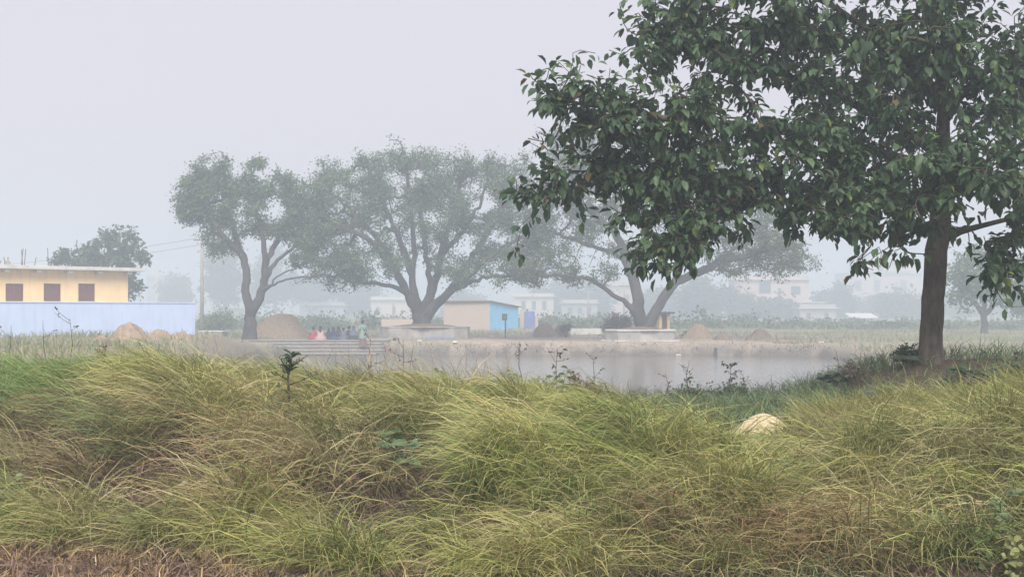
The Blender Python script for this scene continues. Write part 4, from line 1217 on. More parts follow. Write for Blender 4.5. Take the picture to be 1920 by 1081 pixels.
def seated(px, pyb, d, label, yaw, top, wrap=None, scale=1.0, long_hair=False, cover=None, lean=.06):
    x = XW(px, d)
    z = -.34 + .003 if d < 81 and -18 < x < -7.6 else gz(x, d)
    e = empty('person', (x, d, z), yaw); e.scale = (scale,) * 3
    tag(e, label, 'person', 'people sitting together above the steps')
    j = {'pelvis': (0, .05, .13, (.15, .12)), 'waist': (0, .05, .28, (.125, .10)), 'chest': (0, .05 - lean, .46, (.135, .105)), 'neck': (0, .04 - lean, .57, .05), 'head0': (0, .02 - lean, .66, (.075, .085)), 'head': (0, .015 - lean, .76, (.075, .085))}
    ed = [('pelvis', 'waist'), ('waist', 'chest'), ('chest', 'neck'), ('neck', 'head0'), ('head0', 'head')]
    for s, n in ((-1, 'l'), (1, 'r')):
        j[n + 'hip'] = (s * .11, .02, .12, .09); j[n + 'knee'] = (s * .34, -.28, .17, .07); j[n + 'ank'] = (-s * .04 + s * .06, -.34 - .06 * s, .06, .045); j[n + 'toe'] = (-s * .16, -.36 - .06 * s, .045, .032)
        j[n + 'sh'] = (s * .17, .05 - lean, .50, .055); j[n + 'el'] = (s * .25, -.06 - lean, .30, .042); j[n + 'wr'] = (s * .14, -.24 - lean, .24, .030)
        ed += [('pelvis', n + 'hip'), (n + 'hip', n + 'knee'), (n + 'knee', n + 'ank'), (n + 'ank', n + 'toe'), ('chest', n + 'sh'), (n + 'sh', n + 'el'), (n + 'el', n + 'wr')]
        add_hand(j, ed, n + 'wr', n, (-s * .5, -.8, -.2), (1, -.4 * s, 0))
    skin_body('body', j, ed, 'pelvis', M['skin'], e)
    garment('garment', [(0, -.06, 0, .36, .34), (0, -.06, .10, .37, .34), (0, -.03, .20, .29, .26), (0, .03, .30, .21, .17), (0, .04 - lean * .6, .42, .22, .15), (0, .05 - lean, .52, .20, .12), (0, .045 - lean, .57, .075, .075)], top, e, seed=int(px))
    if wrap:
        garment('shawl', [(0, .045, .26, .27, .20), (0, .04 - lean, .45, .25, .17), (0, .045 - lean, .55, .19, .13), (0, .035 - lean, .64, .115, .125), (0, .03 - lean, .76, .112, .125), (0, .03 - lean, .87, .07, .08), (0, .03 - lean, .895, .01, .01)], wrap, e, seed=int(px) + 3)
    head_parts(e, (0, .015 - lean, .745), 0, long_hair, cover)
    return e
PI = math.pi
seated(588, 633, 79.6, 'person in red clothes at the left end of the seated row', PI + .3, CL['red'], None, .92)
seated(601, 633, 79.3, 'person in pink with long black hair seated with back turned', PI, CL['pink'], None, 1.0, True)
seated(616, 633, 80.1, 'person in a navy shawl seated right beside the pink one', PI - .4, CL['navy'], CL['navy'], .80)
seated(625, 633, 79.5, 'person in dark blue clothes third from the standing figure in the seated row', PI - .2, CL['blue'], CL['navy'], .88)
seated(635, 633, 80.3, 'person in charcoal shawl in the middle of the dark clad group', PI + .2, CL['charcoal'], CL['charcoal'], .95)
seated(644, 633, 79.6, 'person in slate grey with a white cloth edge in the dark clad group', PI + .5, CL['slate'], None, .88)
seated(654, 633, 80.2, 'person in navy sitting tall, second from the standing figure', PI - .1, CL['navy'], None, 1.0)
seated(663, 633, 79.7, 'person in dark clothes sitting nearest the standing figure', PI + .4, CL['charcoal'], CL['slate'], .98)

def standing():
    d = 76.1; x = XW(680, d); z = -.67 + .006
    e = empty('person', (x, d, z), PI + .5); e.scale = (.94,) * 3
    tag(e, 'person in grey green tunic and maroon skirt standing on the steps', 'person')
    j = {'pelvis': (0, 0, .92, (.14, .11)), 'waist': (0, 0, 1.06, (.12, .095)), 'chest': (0, -.01, 1.25, (.14, .105)), 'neck': (0, 0, 1.39, .05), 'head0': (0, -.015, 1.47, (.072, .085)), 'head': (0, -.02, 1.57, (.074, .085))}
    ed = [('pelvis', 'waist'), ('waist', 'chest'), ('chest', 'neck'), ('neck', 'head0'), ('head0', 'head')]
    for s, n in ((-1, 'l'), (1, 'r')):
        st = -.12 * s
        j[n + 'hip'] = (s * .09, 0, .86, .09); j[n + 'knee'] = (s * .09, st * .7 - .03, .48, .06); j[n + 'ank'] = (s * .09, st, .09, .042); j[n + 'toe'] = (s * .10, st - .15, .035, .032)
        j[n + 'sh'] = (s * .18, 0, 1.32, .055); j[n + 'el'] = (s * .25, .04, 1.06, .042); j[n + 'wr'] = (s * .27, -.10, .86, .03)
        ed += [('pelvis', n + 'hip'), (n + 'hip', n + 'knee'), (n + 'knee', n + 'ank'), (n + 'ank', n + 'toe'), ('chest', n + 'sh'), (n + 'sh', n + 'el'), (n + 'el', n + 'wr')]
        add_hand(j, ed, n + 'wr', n, (0, -.35, -.9), (.2, 1, 0))
    skin_body('body', j, ed, 'pelvis', M['skin'], e)
    garment('skirt', [(0, 0, .06, .25, .27), (0, 0, .3, .22, .24), (0, 0, .6, .20, .20), (0, 0, .9, .175, .145)], CL['maroon'], e, fold=.12, seed=4)
    garment('tunic', [(0, 0, .52, .255, .225), (0, 0, .75, .225, .19), (0, 0, .95, .19, .155), (0, 0, 1.10, .165, .13), (0, -.01, 1.25, .185, .14), (0, 0, 1.34, .17, .11), (0, 0, 1.40, .07, .07)], CL['green'], e, fold=.07, seed=6)
    for s in (-1, 1):
        MB().tube([(s * .16, 0, 1.33), (s * .215, .02, 1.2), (s * .252, .04, 1.05)], [.075, .065, .06], 10).build('sleeve', CL['green'], e, smooth=True)
    head_parts(e, (0, -.02, 1.555), 0)
standing()

def crouching():
    d = 75.2; x = XW(735, d)
    e = empty('person', (x, d, -1.02), PI * .5 + .2)
    tag(e, 'person in brick red crouching alone at the water edge', 'person')
    j = {'pelvis': (0, .16, .24, (.15, .12)), 'waist': (0, .12, .38, (.125, .10)), 'chest': (0, -.02, .54, (.135, .105)), 'neck': (0, -.12, .63, .05), 'head0': (0, -.16, .69, (.072, .085)), 'head': (0, -.19, .78, (.075, .085))}
    ed = [('pelvis', 'waist'), ('waist', 'chest'), ('chest', 'neck'), ('neck', 'head0'), ('head0', 'head')]
    for s, n in ((-1, 'l'), (1, 'r')):
        j[n + 'hip'] = (s * .1, .12, .25, .09); j[n + 'knee'] = (s * .17, -.24, .46, .065); j[n + 'ank'] = (s * .13, -.05, .08, .042); j[n + 'toe'] = (s * .14, -.22, .035, .032)
        j[n + 'sh'] = (s * .17, -.04, .57, .055); j[n + 'el'] = (s * .20, -.28, .42, .042); j[n + 'wr'] = (s * .10, -.42, .24, .03)
        ed += [('pelvis', n + 'hip'), (n + 'hip', n + 'knee'), (n + 'knee', n + 'ank'), (n + 'ank', n + 'toe'), ('chest', n + 'sh'), (n + 'sh', n + 'el'), (n + 'el', n + 'wr')]
        add_hand(j, ed, n + 'wr', n, (-s * .2, -.6, -.8), (1, 0, 0))
    skin_body('body', j, ed, 'pelvis', M['skin'], e)
    garment('garment', [(0, .05, .02, .26, .30), (0, .04, .2, .27, .31), (0, .0, .36, .25, .28), (0, .05, .44, .19, .17), (0, -.03, .56, .20, .14), (0, -.10, .63, .08, .08)], CL['brick'], e, seed=12)
    head_parts(e, (0, -.185, .765), 0)
crouching()

# ------------------------------------------------------------------ grass
def blades(root, L, w, phi, th0, th1, dphi, col, K=5, clear=None, tipcol=None, pw=1.3, prof=None, floor=True):
    """curved grass blades as ribbons; returns vertices, quads, colours"""
    N = len(root)
    t = (np.arange(K - 1) + .5) / (K - 1)
    th = th0[:, None] + (th1 - th0)[:, None] * t[None] ** pw
    ph = phi[:, None] + dphi[:, None] * t[None]
    st = (L / (K - 1))[:, None]
    D = np.stack([np.sin(th) * np.cos(ph), np.sin(th) * np.sin(ph), np.cos(th)], -1) * st[..., None]
    P = np.concatenate([root[:, None, :], root[:, None, :] + np.cumsum(D, 1)], 1)
    if floor:
        fl = g(P[..., 0], P[..., 1]) + (clear[:, None] if clear is not None else .01)
        P[:, 1:, 2] = np.maximum(P[:, 1:, 2], fl[:, 1:])
    tn = np.concatenate([D[:, :1], D], 1); tn = unit(tn)
    phk = np.concatenate([ph[:, :1], ph], 1)
    s = np.stack([-np.sin(phk), np.cos(phk), np.zeros_like(phk)], -1)
    nrm = np.cross(tn, s)
    tw = rng.uniform(-1.2, 1.2, N)[:, None, None]
    side = s * np.cos(tw) + nrm * np.sin(tw)
    if prof is None: prof = np.interp(np.linspace(0, 1, K), [0, .3, .65, 1], [.8, 1, .7, .06])
    hw = (w[:, None] * .5 * prof[None])[..., None]
    Vv = np.stack([P - side * hw, P + side * hw], 2).reshape(-1, 3)
    b = (np.arange(N) * 2 * K)[:, None] + np.arange(K - 1)[None] * 2
    Q = np.stack([b, b + 1, b + 3, b + 2], -1).reshape(-1, 4)
    C = np.repeat(col, 2 * K, 0)
    if tipcol is not None:
        f = np.tile(np.repeat(np.linspace(0, 1, K) ** 2, 2), N)[:, None]
        C = C * (1 - f) + np.repeat(tipcol, 2 * K, 0) * f
    return Vv, Q, C

class Blades:
    def __init__(self): self.v = []; self.q = []; self.c = []; self.n = 0
    def add(self, V, Q, C):
        self.v.append(V.astype(np.float32)); self.q.append(Q + self.n); self.c.append(C.astype(np.float32)); self.n += len(V)
    def build(self, name, mat, label, cat='grass', parent=None):
        o = link(name, mesh_np(name, np.concatenate(self.v), [np.concatenate(self.q)], np.concatenate(self.c)), mat, parent)
        if parent is None: tag(o, label, cat)
        o['kind'] = 'stuff'
        return o

def to_px(x, y, z):
    return 960 + F * x / y, HY + F * (CAMZ - z) / y

PAL = 1.12 * np.array([(.11, .17, .045),   # 0 green
                (.175, .24, .07),    # 1 fresh green
                (.35, .375, .125),    # 2 yellow green
                (.205, .225, .085), # 3 olive
                (.44, .385, .22),    # 4 straw
                (.18, .12, .08),    # 5 brown
                (.12, .19, .11),    # 6 blue green
                (.33, .20, .12)])   # 7 reddish straw
#        px    py   rx   ry   palette weights
ZONES = [(90, 720, 210, 70, {1: 2.2, 0: 1.2, 6: .5}),
         (150, 660, 170, 40, {1: 1.6, 0: 1.2}),
         (60, 800, 120, 60, {6: 1.5, 0: 1.0}),
         (300, 730, 200, 60, {2: 1.2, 3: 1.0}),
         (300, 920, 150, 80, {5: 3.5, 7: .8}),
         (120, 900, 120, 90, {3: 1.2, 4: .8}),
         (600, 920, 130, 90, {4: 1.6, 5: 1.4, 3: .6}),
         (560, 850, 80, 60, {5: 1.5, 4: 1}),
         (760, 930, 70, 80, {5: 2.2, 7: .6}),
         (880, 720, 110, 60, {4: 1.0, 3: 1.0, 7: .5}),
         (1000, 830, 200, 70, {2: 1.6, 3: .8}),
         (930, 950, 190, 80, {1: 1.5, 2: 1.8}),
         (1120, 760, 60, 60, {1: 1.5, 0: 1.0}),
         (1250, 880, 150, 60, {6: .5, 3: 1.2, 2: 1.2}),
         (1300, 1030, 150, 40, {4: 1.0, 5: .8, 7: .5}),
         (1450, 1050, 130, 40, {7: 1.2, 5: 1.2, 4: .6}),
         (1450, 900, 140, 60, {2: 1.8, 3: .8}),
         (1740, 760, 240, 50, {2: 4.0, 1: 1.0}),
         (1640, 840, 160, 40, {3: 1.2, 5: 1.0, 4: .6}),
         (1640, 960, 140, 90, {4: 1.2, 3: 1.6, 5: .6}),
         (1860, 900, 120, 90, {3: 1.0, 2: 1.4, 0: .8}),
         (1860, 1020, 110, 60, {0: 1.6, 3: .8, 5: .6})]
def zone_colors(px, py, jit=.22, extra=None):
    N = len(px)
    Wt = np.tile(np.array([.65, .5, 1.15, .95, .62, .08, .2, .04]), (N, 1))
    for (zx, zy, rx, ry, ws) in ZONES:
        k = np.exp(-((px - zx) / rx) ** 2 - ((py - zy) / ry) ** 2)
        for i, v in ws.items(): Wt[:, i] += 2.2 * v * k
    if extra is not None: Wt = Wt * extra[None]
    cw = np.cumsum(Wt, 1); cw /= cw[:, -1:]
    pick = (rng.random((N, 1)) > cw).sum(1)
    c = PAL[np.clip(pick, 0, 7)]
    return c * rng.uniform(1 - jit, 1 + jit, (N, 1)) * (1 + rng.normal(0, .05, (N, 3)))

def flow(px, py):
    """azimuth the blades are combed to: pi = left, -pi/2 = towards the viewer"""
    a = np.interp(px, [0, 400, 560, 720, 820, 1150, 1400, 1560, 1920], [22, 34, 58, 62, 26, 24, 40, 58, 66])
    a = a + np.interp(py, [700, 1000], [-14, 16])
    return math.pi + np.radians(a)

GB = Blades()
def scatter(n, y0, y1, marg=.7, tries=3):
    y = rng.uniform(y0 ** 2, y1 ** 2, n * tries) ** .5
    x = rng.uniform(-1, 1, n * tries) * (.40 * y + marg)
    return x[:n], y[:n]

# draped tussocks on the bank face
NC = 760
cx_, cy2 = scatter(NC, 7.2, 13.4)
cz = g(cx_, cy2)
cpx, cpy = to_px(cx_, cy2, cz)
per = 270
dead = 1.5 * np.exp(-((cpx - 300) / 170) ** 2 - ((cpy - 915) / 100) ** 2) + np.exp(-((cpx - 750) / 70) ** 2 - ((cpy - 940) / 80) ** 2) * .9
foot_ = 7.85 - 0.24 * np.clip(cx_ + 0.8, -2.2, 5)
keep = (rng.random(NC) > dead * .85) & (cy2 > foot_ - np.where(cpx > 560, .55, .05))
sandy = (np.abs(cpx - 1310) < 210) & (cy2 > 11.5)
keep &= ~sandy
hol = fnoise(cx_ * 1.15, cy2 * 1.15, 121, 2)
keep &= (hol > .40) | (rng.random(NC) < .18) | (cy2 > 11.3)
idx = np.repeat(np.where(keep)[0], per)
N = len(idx)
crestness = sstep(10.6, 12.2, cy2)[idx]
lowk = 1 - .42 * (np.exp(-((cpx - 1370) / 170) ** 4) * sstep(9.9, 10.7, cy2))
lng = (lowk * rng.uniform(.42, .90, NC))[idx] * rng.uniform(.40, 1.12, N) * (1 - .25 * crestness)
phi_c = flow(cpx, cpy) + rng.normal(0, .55, NC) + (fnoise(cx_ * .8, cy2 * .8, 71) - .5) * 1.6
sg = rng.uniform(.05, .15, NC)[idx]
rx = cx_[idx] + rng.normal(0, 1, N) * sg; ry = cy2[idx] + rng.normal(0, 1, N) * sg
outw = np.arctan2(ry - cy2[idx], rx - cx_[idx])
kk = rng.random(N) < .17
phi = np.where(kk, outw, phi_c[idx]) + rng.normal(0, .45, N)
rz = g(rx, ry) - .01
th0 = rng.uniform(.1, .95, N)
th1 = rng.uniform(1.45, 2.5, N) * (1 - .35 * crestness)
px_, py_ = to_px(rx, ry, rz)
colb = zone_colors(px_, py_)
ccol = zone_colors(cpx, cpy, .15)[idx]
col = colb * .5 + ccol * .5
hi = rng.random(N) < .09
col[hi] = PAL[4] * rng.uniform(.75, 1.1, (hi.sum(), 1))
GB.add(*blades(np.stack([rx, ry, rz], -1), lng, rng.uniform(.0036, .0085, N), phi, th0, th1, rng.normal(0, .45, N), col, 5,
               clear=rng.uniform(.01, .20, N) * rng.uniform(.3, 1, N) * lowk[idx], tipcol=col * np.array([1.15, 1.05, .95])))
# understory thatch: short, dry, every direction
N = 30000
x, y = scatter(N, 7.4, 14.0); k = y > 7.9 - 0.24 * np.clip(x + 0.8, -2.2, 5); x, y = x[k], y[k]; N = len(x)
k = ~((np.abs(to_px(x, y, g(x, y))[0] - 1310) < 190) & (y > 11.7)); x, y = x[k], y[k]; N = len(x)
z = g(x, y); p1, p2 = to_px(x, y, z)
GB.add(*blades(np.stack([x, y, z], -1), rng.uniform(.15, .4, N), rng.uniform(.005, .009, N), flow(p1, p2) + rng.normal(0, .9, N), rng.uniform(.3, 1.2, N), rng.uniform(1.2, 2.2, N), rng.normal(0, .5, N),
               zone_colors(p1, p2, .25, np.array([.5, .4, .6, 1, 1.4, 2.2, .5, 1.5])), 4, clear=rng.uniform(.005, .06, N)))
# upright grass along the crest
N = 15000
y = rng.normal(12.3, .75, N); x = rng.uniform(-1, 1, N) * (.4 * y + .7)
p1, p2 = to_px(x, y, g(x, y))
dens = np.interp(p1, [-200, 0, 330, 520, 700, 960, 1080, 1180, 1560, 1650, 2100], [1, 1, .8, .55, .75, .75, .45, .02, .02, .5, .7]) * (.35 + 1.3 * sstep(.35, .65, fnoise(x * 1.4, y * 1.4, 81)))
k = rng.random(N) < dens; x, y, p1, p2 = x[k], y[k], p1[k], p2[k]; N = len(x)
c = zone_colors(p1, p2 - 20, .2, np.array([1.2, 1.3, 1.2, 1, .8, .2, 1, .3]))
GB.add(*blades(np.stack([x, y, g(x, y) - .01], -1), rng.uniform(.25, .50, N), rng.uniform(.004, .008, N), rng.uniform(0, 6.28, N), rng.uniform(0, .35, N), rng.uniform(.4, 1.7, N), rng.normal(0, .4, N), c, 5, tipcol=c * np.array([1.25, 1.1, .9])))
# lush tuft at the far left and yellow-green mop at the right
for (x0, x1, y0, y1, n, c0, la, lb) in ((-5.6, -3.4, 10.6, 12.6, 6500, (.18, .27, .08), .35, .62), (-5.4, -4.0, 9.6, 11.2, 2600, (.12, .20, .09), .3, .55), (2.6, 5.6, 10.1, 11.8, 10500, (.40, .46, .12), .18, .38), (.4, 1.25, 10.4, 11.4, 2600, (.22, .30, .08), .3, .5)):
    x = rng.uniform(x0, x1, n); y = rng.uniform(y0, y1, n)
    p1, p2 = to_px(x, y, g(x, y))
    c = np.array(c0)[None] * rng.uniform(.7, 1.25, (n, 1)) * (1 + rng.normal(0, .06, (n, 3)))
    ph = flow(p1, p2) + (fnoise(x * 1.5, y * 1.5, 91) - .5) * 4 + rng.normal(0, .4, n)
    GB.add(*blades(np.stack([x, y, g(x, y) - .01], -1), rng.uniform(la, lb, n), rng.uniform(.006, .010, n), ph, rng.uniform(0, .5, n), rng.uniform(.9, 2.2, n), rng.normal(0, .3, n), c, 5, clear=rng.uniform(.02, .2, n)))
GB.build('bank_grass', M['grass'], 'long drooping green and straw coloured grass covering the near bank')

# short grass with tree shade in its colour, on the pond side of the bank and on the mound
PG = Blades()
N = 26000
y = rng.uniform(12.6, 18.2, N); x = rng.uniform(-1, 1, N) * (.42 * y + .6)
p1, p2 = to_px(x, y, g(x, y))
bare = np.exp(-((x - 4.9) / 1.0) ** 2 - ((y - 14.6) / .8) ** 2)
k = (rng.random(N) > bare * .75) & ~((np.abs(p1 - 1330) < 190) & (y < 13.1))
x, y, p1, p2 = x[k], y[k], p1[k], p2[k]; N = len(x)
c = np.where((p1 > 1150)[:, None], np.array([.135, .185, .085]), np.array([.18, .21, .085])) * rng.uniform(.65, 1.35, (N, 1)) * (1 + rng.normal(0, .08, (N, 3)))  # darker green right of centre: shade of the big tree put into the colour
PG.add(*blades(np.stack([x, y, g(x, y) - .01], -1), rng.uniform(.15, .42, N) * (1 - .5 * bare[k]), rng.uniform(.006, .012, N), rng.uniform(0, 6.28, N), rng.uniform(0, .6, N), rng.uniform(.8, 2.1, N), rng.normal(0, .4, N), c, 4, clear=rng.uniform(.01, .08, N)))
# tufts of longer grass near the sand, darkened for tree shade
for (px, d, n, l) in ((1240, 14.5, 900, .5), (1330, 15.0, 900, .45), (1430, 14.6, 800, .45), (1500, 14.4, 800, .42), (1560, 14.0, 900, .4), (1600, 15.4, 500, .45), (1210, 13.2, 700, .45), (1390, 13.4, 500, .3), (1480, 13.3, 600, .35), (1150, 15.2, 800, .5)):
    x = XW(px, d) + rng.normal(0, .2, n); y = d + rng.normal(0, .2, n)
    c = np.array([.125, .18, .09])[None] * rng.uniform(.7, 1.4, (n, 1))
    PG.add(*blades(np.stack([x, y, g(x, y) - .01], -1), l * .68 * rng.uniform(.5, 1.1, n), rng.uniform(.006, .011, n), rng.uniform(0, 6.28, n), rng.uniform(0, .5, n), rng.uniform(.7, 1.9, n), rng.normal(0, .4, n), c, 5))
PG.build('pond_edge_grass', M['grass'], 'short green grass with painted tree shade on the pond side of the bank')

# tall dry seed stalks standing up along the crest
SS = Blades()
N = 400
p = np.concatenate([rng.uniform(0, 480, 110), rng.normal(680, 50, 90), rng.normal(885, 40, 130), rng.uniform(380, 960, 50), rng.uniform(1000, 1150, 20)])
y = rng.normal(12.5, .45, N); x = (p - 960) / F * y
z = g(x, y)
L_ = rng.uniform(.30, .72, N); th = rng.uniform(0, .25, N)
c = np.array([.34, .27, .17])[None] * rng.uniform(.6, 1.2, (N, 1))
SS.add(*blades(np.stack([x, y, z], -1), L_, rng.uniform(.0018, .004, N), rng.uniform(0, 6.28, N), th, th + rng.uniform(.1, .55, N), rng.normal(0, .3, N), c, 6, prof=np.array([1, 1, .9, 1.2, 2.0, .5])))
SS.build('seed_stalks', M['grass'], 'thin dry seed stalks standing above the crest of the bank')

# brown dead weeds and litter at the foot of the bank
DB = Blades()
N = 30000
x, y = scatter(N * 2, 6.9, 11.2)
z = g(x, y); p1, p2 = to_px(x, y, z)
dens = .8 * sstep(.43, .34, fnoise(x * 1.15, y * 1.15, 121, 2)) + np.exp(-((p1 - 290) / 170) ** 2 - ((p2 - 940) / 90) ** 2) * 1.3 + np.exp(-((p1 - 770) / 80) ** 2 - ((p2 - 950) / 90) ** 2) * .7 + sstep(1015, 1060, p2) * (.45 + .55 * (p1 < 620)) + np.exp(-((p1 - 560) / 70) ** 2 - ((p2 - 850) / 40) ** 2) * .5
k = rng.random(len(x)) < dens
x, y, z = x[k][:N], y[k][:N], z[k][:N]; n = len(x)
mixc = rng.random((n, 1))
c = np.array([.125, .082, .062])[None] * (1 - mixc) + np.array([.225, .150, .110])[None] * mixc
c[rng.random(n) < .06] = (.45, .37, .27)
DB.add(*blades(np.stack([x, y, z + rng.uniform(0, .10, n)], -1), rng.uniform(.05, .22, n), rng.uniform(.003, .010, n), rng.uniform(0, 6.28, n), rng.uniform(.2, 1.6, n), rng.uniform(.8, 2.2, n), rng.normal(0, 1.0, n), c * rng.uniform(.7, 1.25, (n, 1)), 4, clear=rng.uniform(.005, .12, n)))
DB.build('dead_undergrowth', M['grass'], 'brown withered weeds and litter at the foot of the bank', 'litter')

# cut rice stubble tufts in the field at the bottom edge
ST = Blades()
for k in range(120):
    d = rng.uniform(6.6, 8.25); px = rng.uniform(-80, 600) if k % 3 else rng.uniform(600, 2000)
    if rng.random() < .4: px = rng.choice([15, 180, 260, 380, 400, 520, 850, 1010, 1390]) + rng.normal(0, 30)
    x0 = XW(px, d)
    if d > 8.0 - 0.24 * np.clip(x0 + 0.8, -2.2, 5): continue
    n = 46
    x = x0 + rng.normal(0, .035, n); y = d + rng.normal(0, .035, n)
    splay = rng.random() < .4
    c = np.array([.50, .36, .18])[None] * rng.uniform(.55, 1.2, (n, 1))
    t1 = rng.uniform(.8, 1.7, n) if splay else rng.uniform(.05, .5, n)
    ST.add(*blades(np.stack([x, y, g(x, y) - .01], -1), rng.uniform(.06, .17, n) * (1.5 if splay else 1), rng.uniform(.004, .008, n), rng.uniform(0, 6.28, n), t1 * .4, t1, rng.normal(0, .3, n), c, 4, prof=np.array([1, 1, .95, .7])))
ST.build('rice_stubble', M['grass'], 'yellow cut rice stubble in the field at the bottom edge', 'stubble')

# grass on the far shore and the fields in the mist
FG = Blades()
N = 85000
y = rng.uniform(24 ** 1.0, 135, N); x = rng.uniform(-1, 1, N) * (.43 * y + 2)
qq = pond_q(x, y)
p1, p2 = to_px(x, y, g(x, y))
dirtk = sstep(64, 70, y) * sstep(-17, -12, x) * sstep(17, 13, x - (y - 75) * .0) * sstep(106, 90, y)
dens = (.25 + .75 * sstep(.4, .62, fnoise(x * .13, y * .13, 101))) * (1 - .93 * dirtk)
dens = np.maximum(dens, np.exp(-((p1 - 1600) / 150) ** 2 - ((p2 - 632) / 9) ** 2) * 1.2)
k = (qq > .95) & (rng.random(N) < dens) & (g(x, y) > -1.06)
x, y, p1 = x[k], y[k], p1[k]; n = len(x)
c = np.array([.18, .215, .11])[None] * rng.uniform(.65, 1.35, (n, 1)); c[rng.random(n) < .3] = (.33, .28, .17)
FG.add(*blades(np.stack([x, y, g(x, y) - .02], -1), rng.uniform(.12, .46, n), rng.uniform(.02, .05, n), rng.uniform(0, 6.28, n), rng.uniform(0, .4, n), rng.uniform(.5, 1.5, n), rng.normal(0, .4, n), c, 3, floor=False, prof=np.array([1, .8, .1])))
n = 9000
a = rng.uniform(0, 2 * math.pi, n); y = 73.6 + rng.normal(0, 1.6, n); x = rng.uniform(-24, 19, n)
k = (g(x, y) > -1.08) & (g(x, y) < -.45) & (rng.random(n) < .25 + sstep(.4, .6, fnoise(x * .5, y * .5, 111))); x, y = x[k], y[k]; n = len(x)
c = np.array([.10, .10, .07])[None] * rng.uniform(.5, 1.6, (n, 1))
FG.add(*blades(np.stack([x, y, g(x, y) - .02], -1), rng.uniform(.06, .28, n), rng.uniform(.02, .06, n), rng.uniform(0, 6.28, n), rng.uniform(0, .8, n), rng.uniform(.5, 1.8, n), rng.normal(0, .4, n), c, 3, floor=False, prof=np.array([1, .8, .1])))
FG.build('far_grass', M['grass'], 'rough grass on the far shore and the misty fields')

# low scrub closing the view beyond the far shore
nc = 420
cyy = rng.uniform(118, 165, nc); cxx = (rng.uniform(380, 2050, nc) - 960) / F * cyy
k = ~((cyy < 128) & (np.abs(cxx - XW(905, 118)) < 8)); cxx, cyy = cxx[k], cyy[k]; nc = len(cxx)
hh_ = rng.uniform(.5, 1.9, nc) * rng.uniform(.6, 1.2, nc); rr_ = rng.uniform(.8, 2.4, nc)
hh_ = hh_ * np.where(960 + F * cxx / cyy > 1450, .55, 1.0)
ix = np.repeat(np.arange(nc), 75); n = len(ix)
v = unit(rng.normal(0, 1, (n, 3))) * (rng.random((n, 1)) ** .45)
b = np.stack([cxx[ix] + v[:, 0] * rr_[ix], cyy[ix] + v[:, 1] * rr_[ix], g(cxx[ix], cyy[ix]) + np.abs(v[:, 2]) * hh_[ix]], -1)
sx_, ax_, nx_ = leaf_frames(b, rng.normal(0, 1, (n, 3)), rng.normal(0, .6, (n, 3)) + np.array([0, 0, 1]))
cc = np.array([.10, .13, .065])[None] * rng.uniform(.6, 1.5, (nc, 1))[ix]
scrub = link('far_scrub', leaves_mesh('far_scrub', b, sx_, ax_, nx_, rng.uniform(.2, .5, n), np.full(n, .9), cc, DIAM, DIAM_F), M['far_leaf'])
tag(scrub, 'low hazy scrub running along the foot of the far houses', 'scrub', kind='stuff')

# ------------------------------------------------------------------ single plants on the bank
def plant_leaf_proto(c, wf):
    T = LEAF.copy(); T[:, 0] *= wf
    me = mesh_np('leaf', T, [LEAF_F], np.tile(np.array(c), (len(T), 1)), smooth=False)
    me.materials.append(M['leaf'])
    return me

def put_leaf(me, parent, base, axis_dir, nrm, size, bend=0):
    a = Vector(axis_dir).normalized(); n = Vector(nrm); n = (n - a * n.dot(a)).normalized(); s = a.cross(n)
    o = bpy.data.objects.new('leaf', me); COL.objects.link(o); o.parent = parent
    m = Matrix(((s.x, a.x, n.x, 0), (s.y, a.y, n.y, 0), (s.z, a.z, n.z, 0), (0, 0, 0, 1)))
    o.matrix_local = Matrix.Translation(Vector(base)) @ m @ Matrix.Scale(size, 4)
    return o

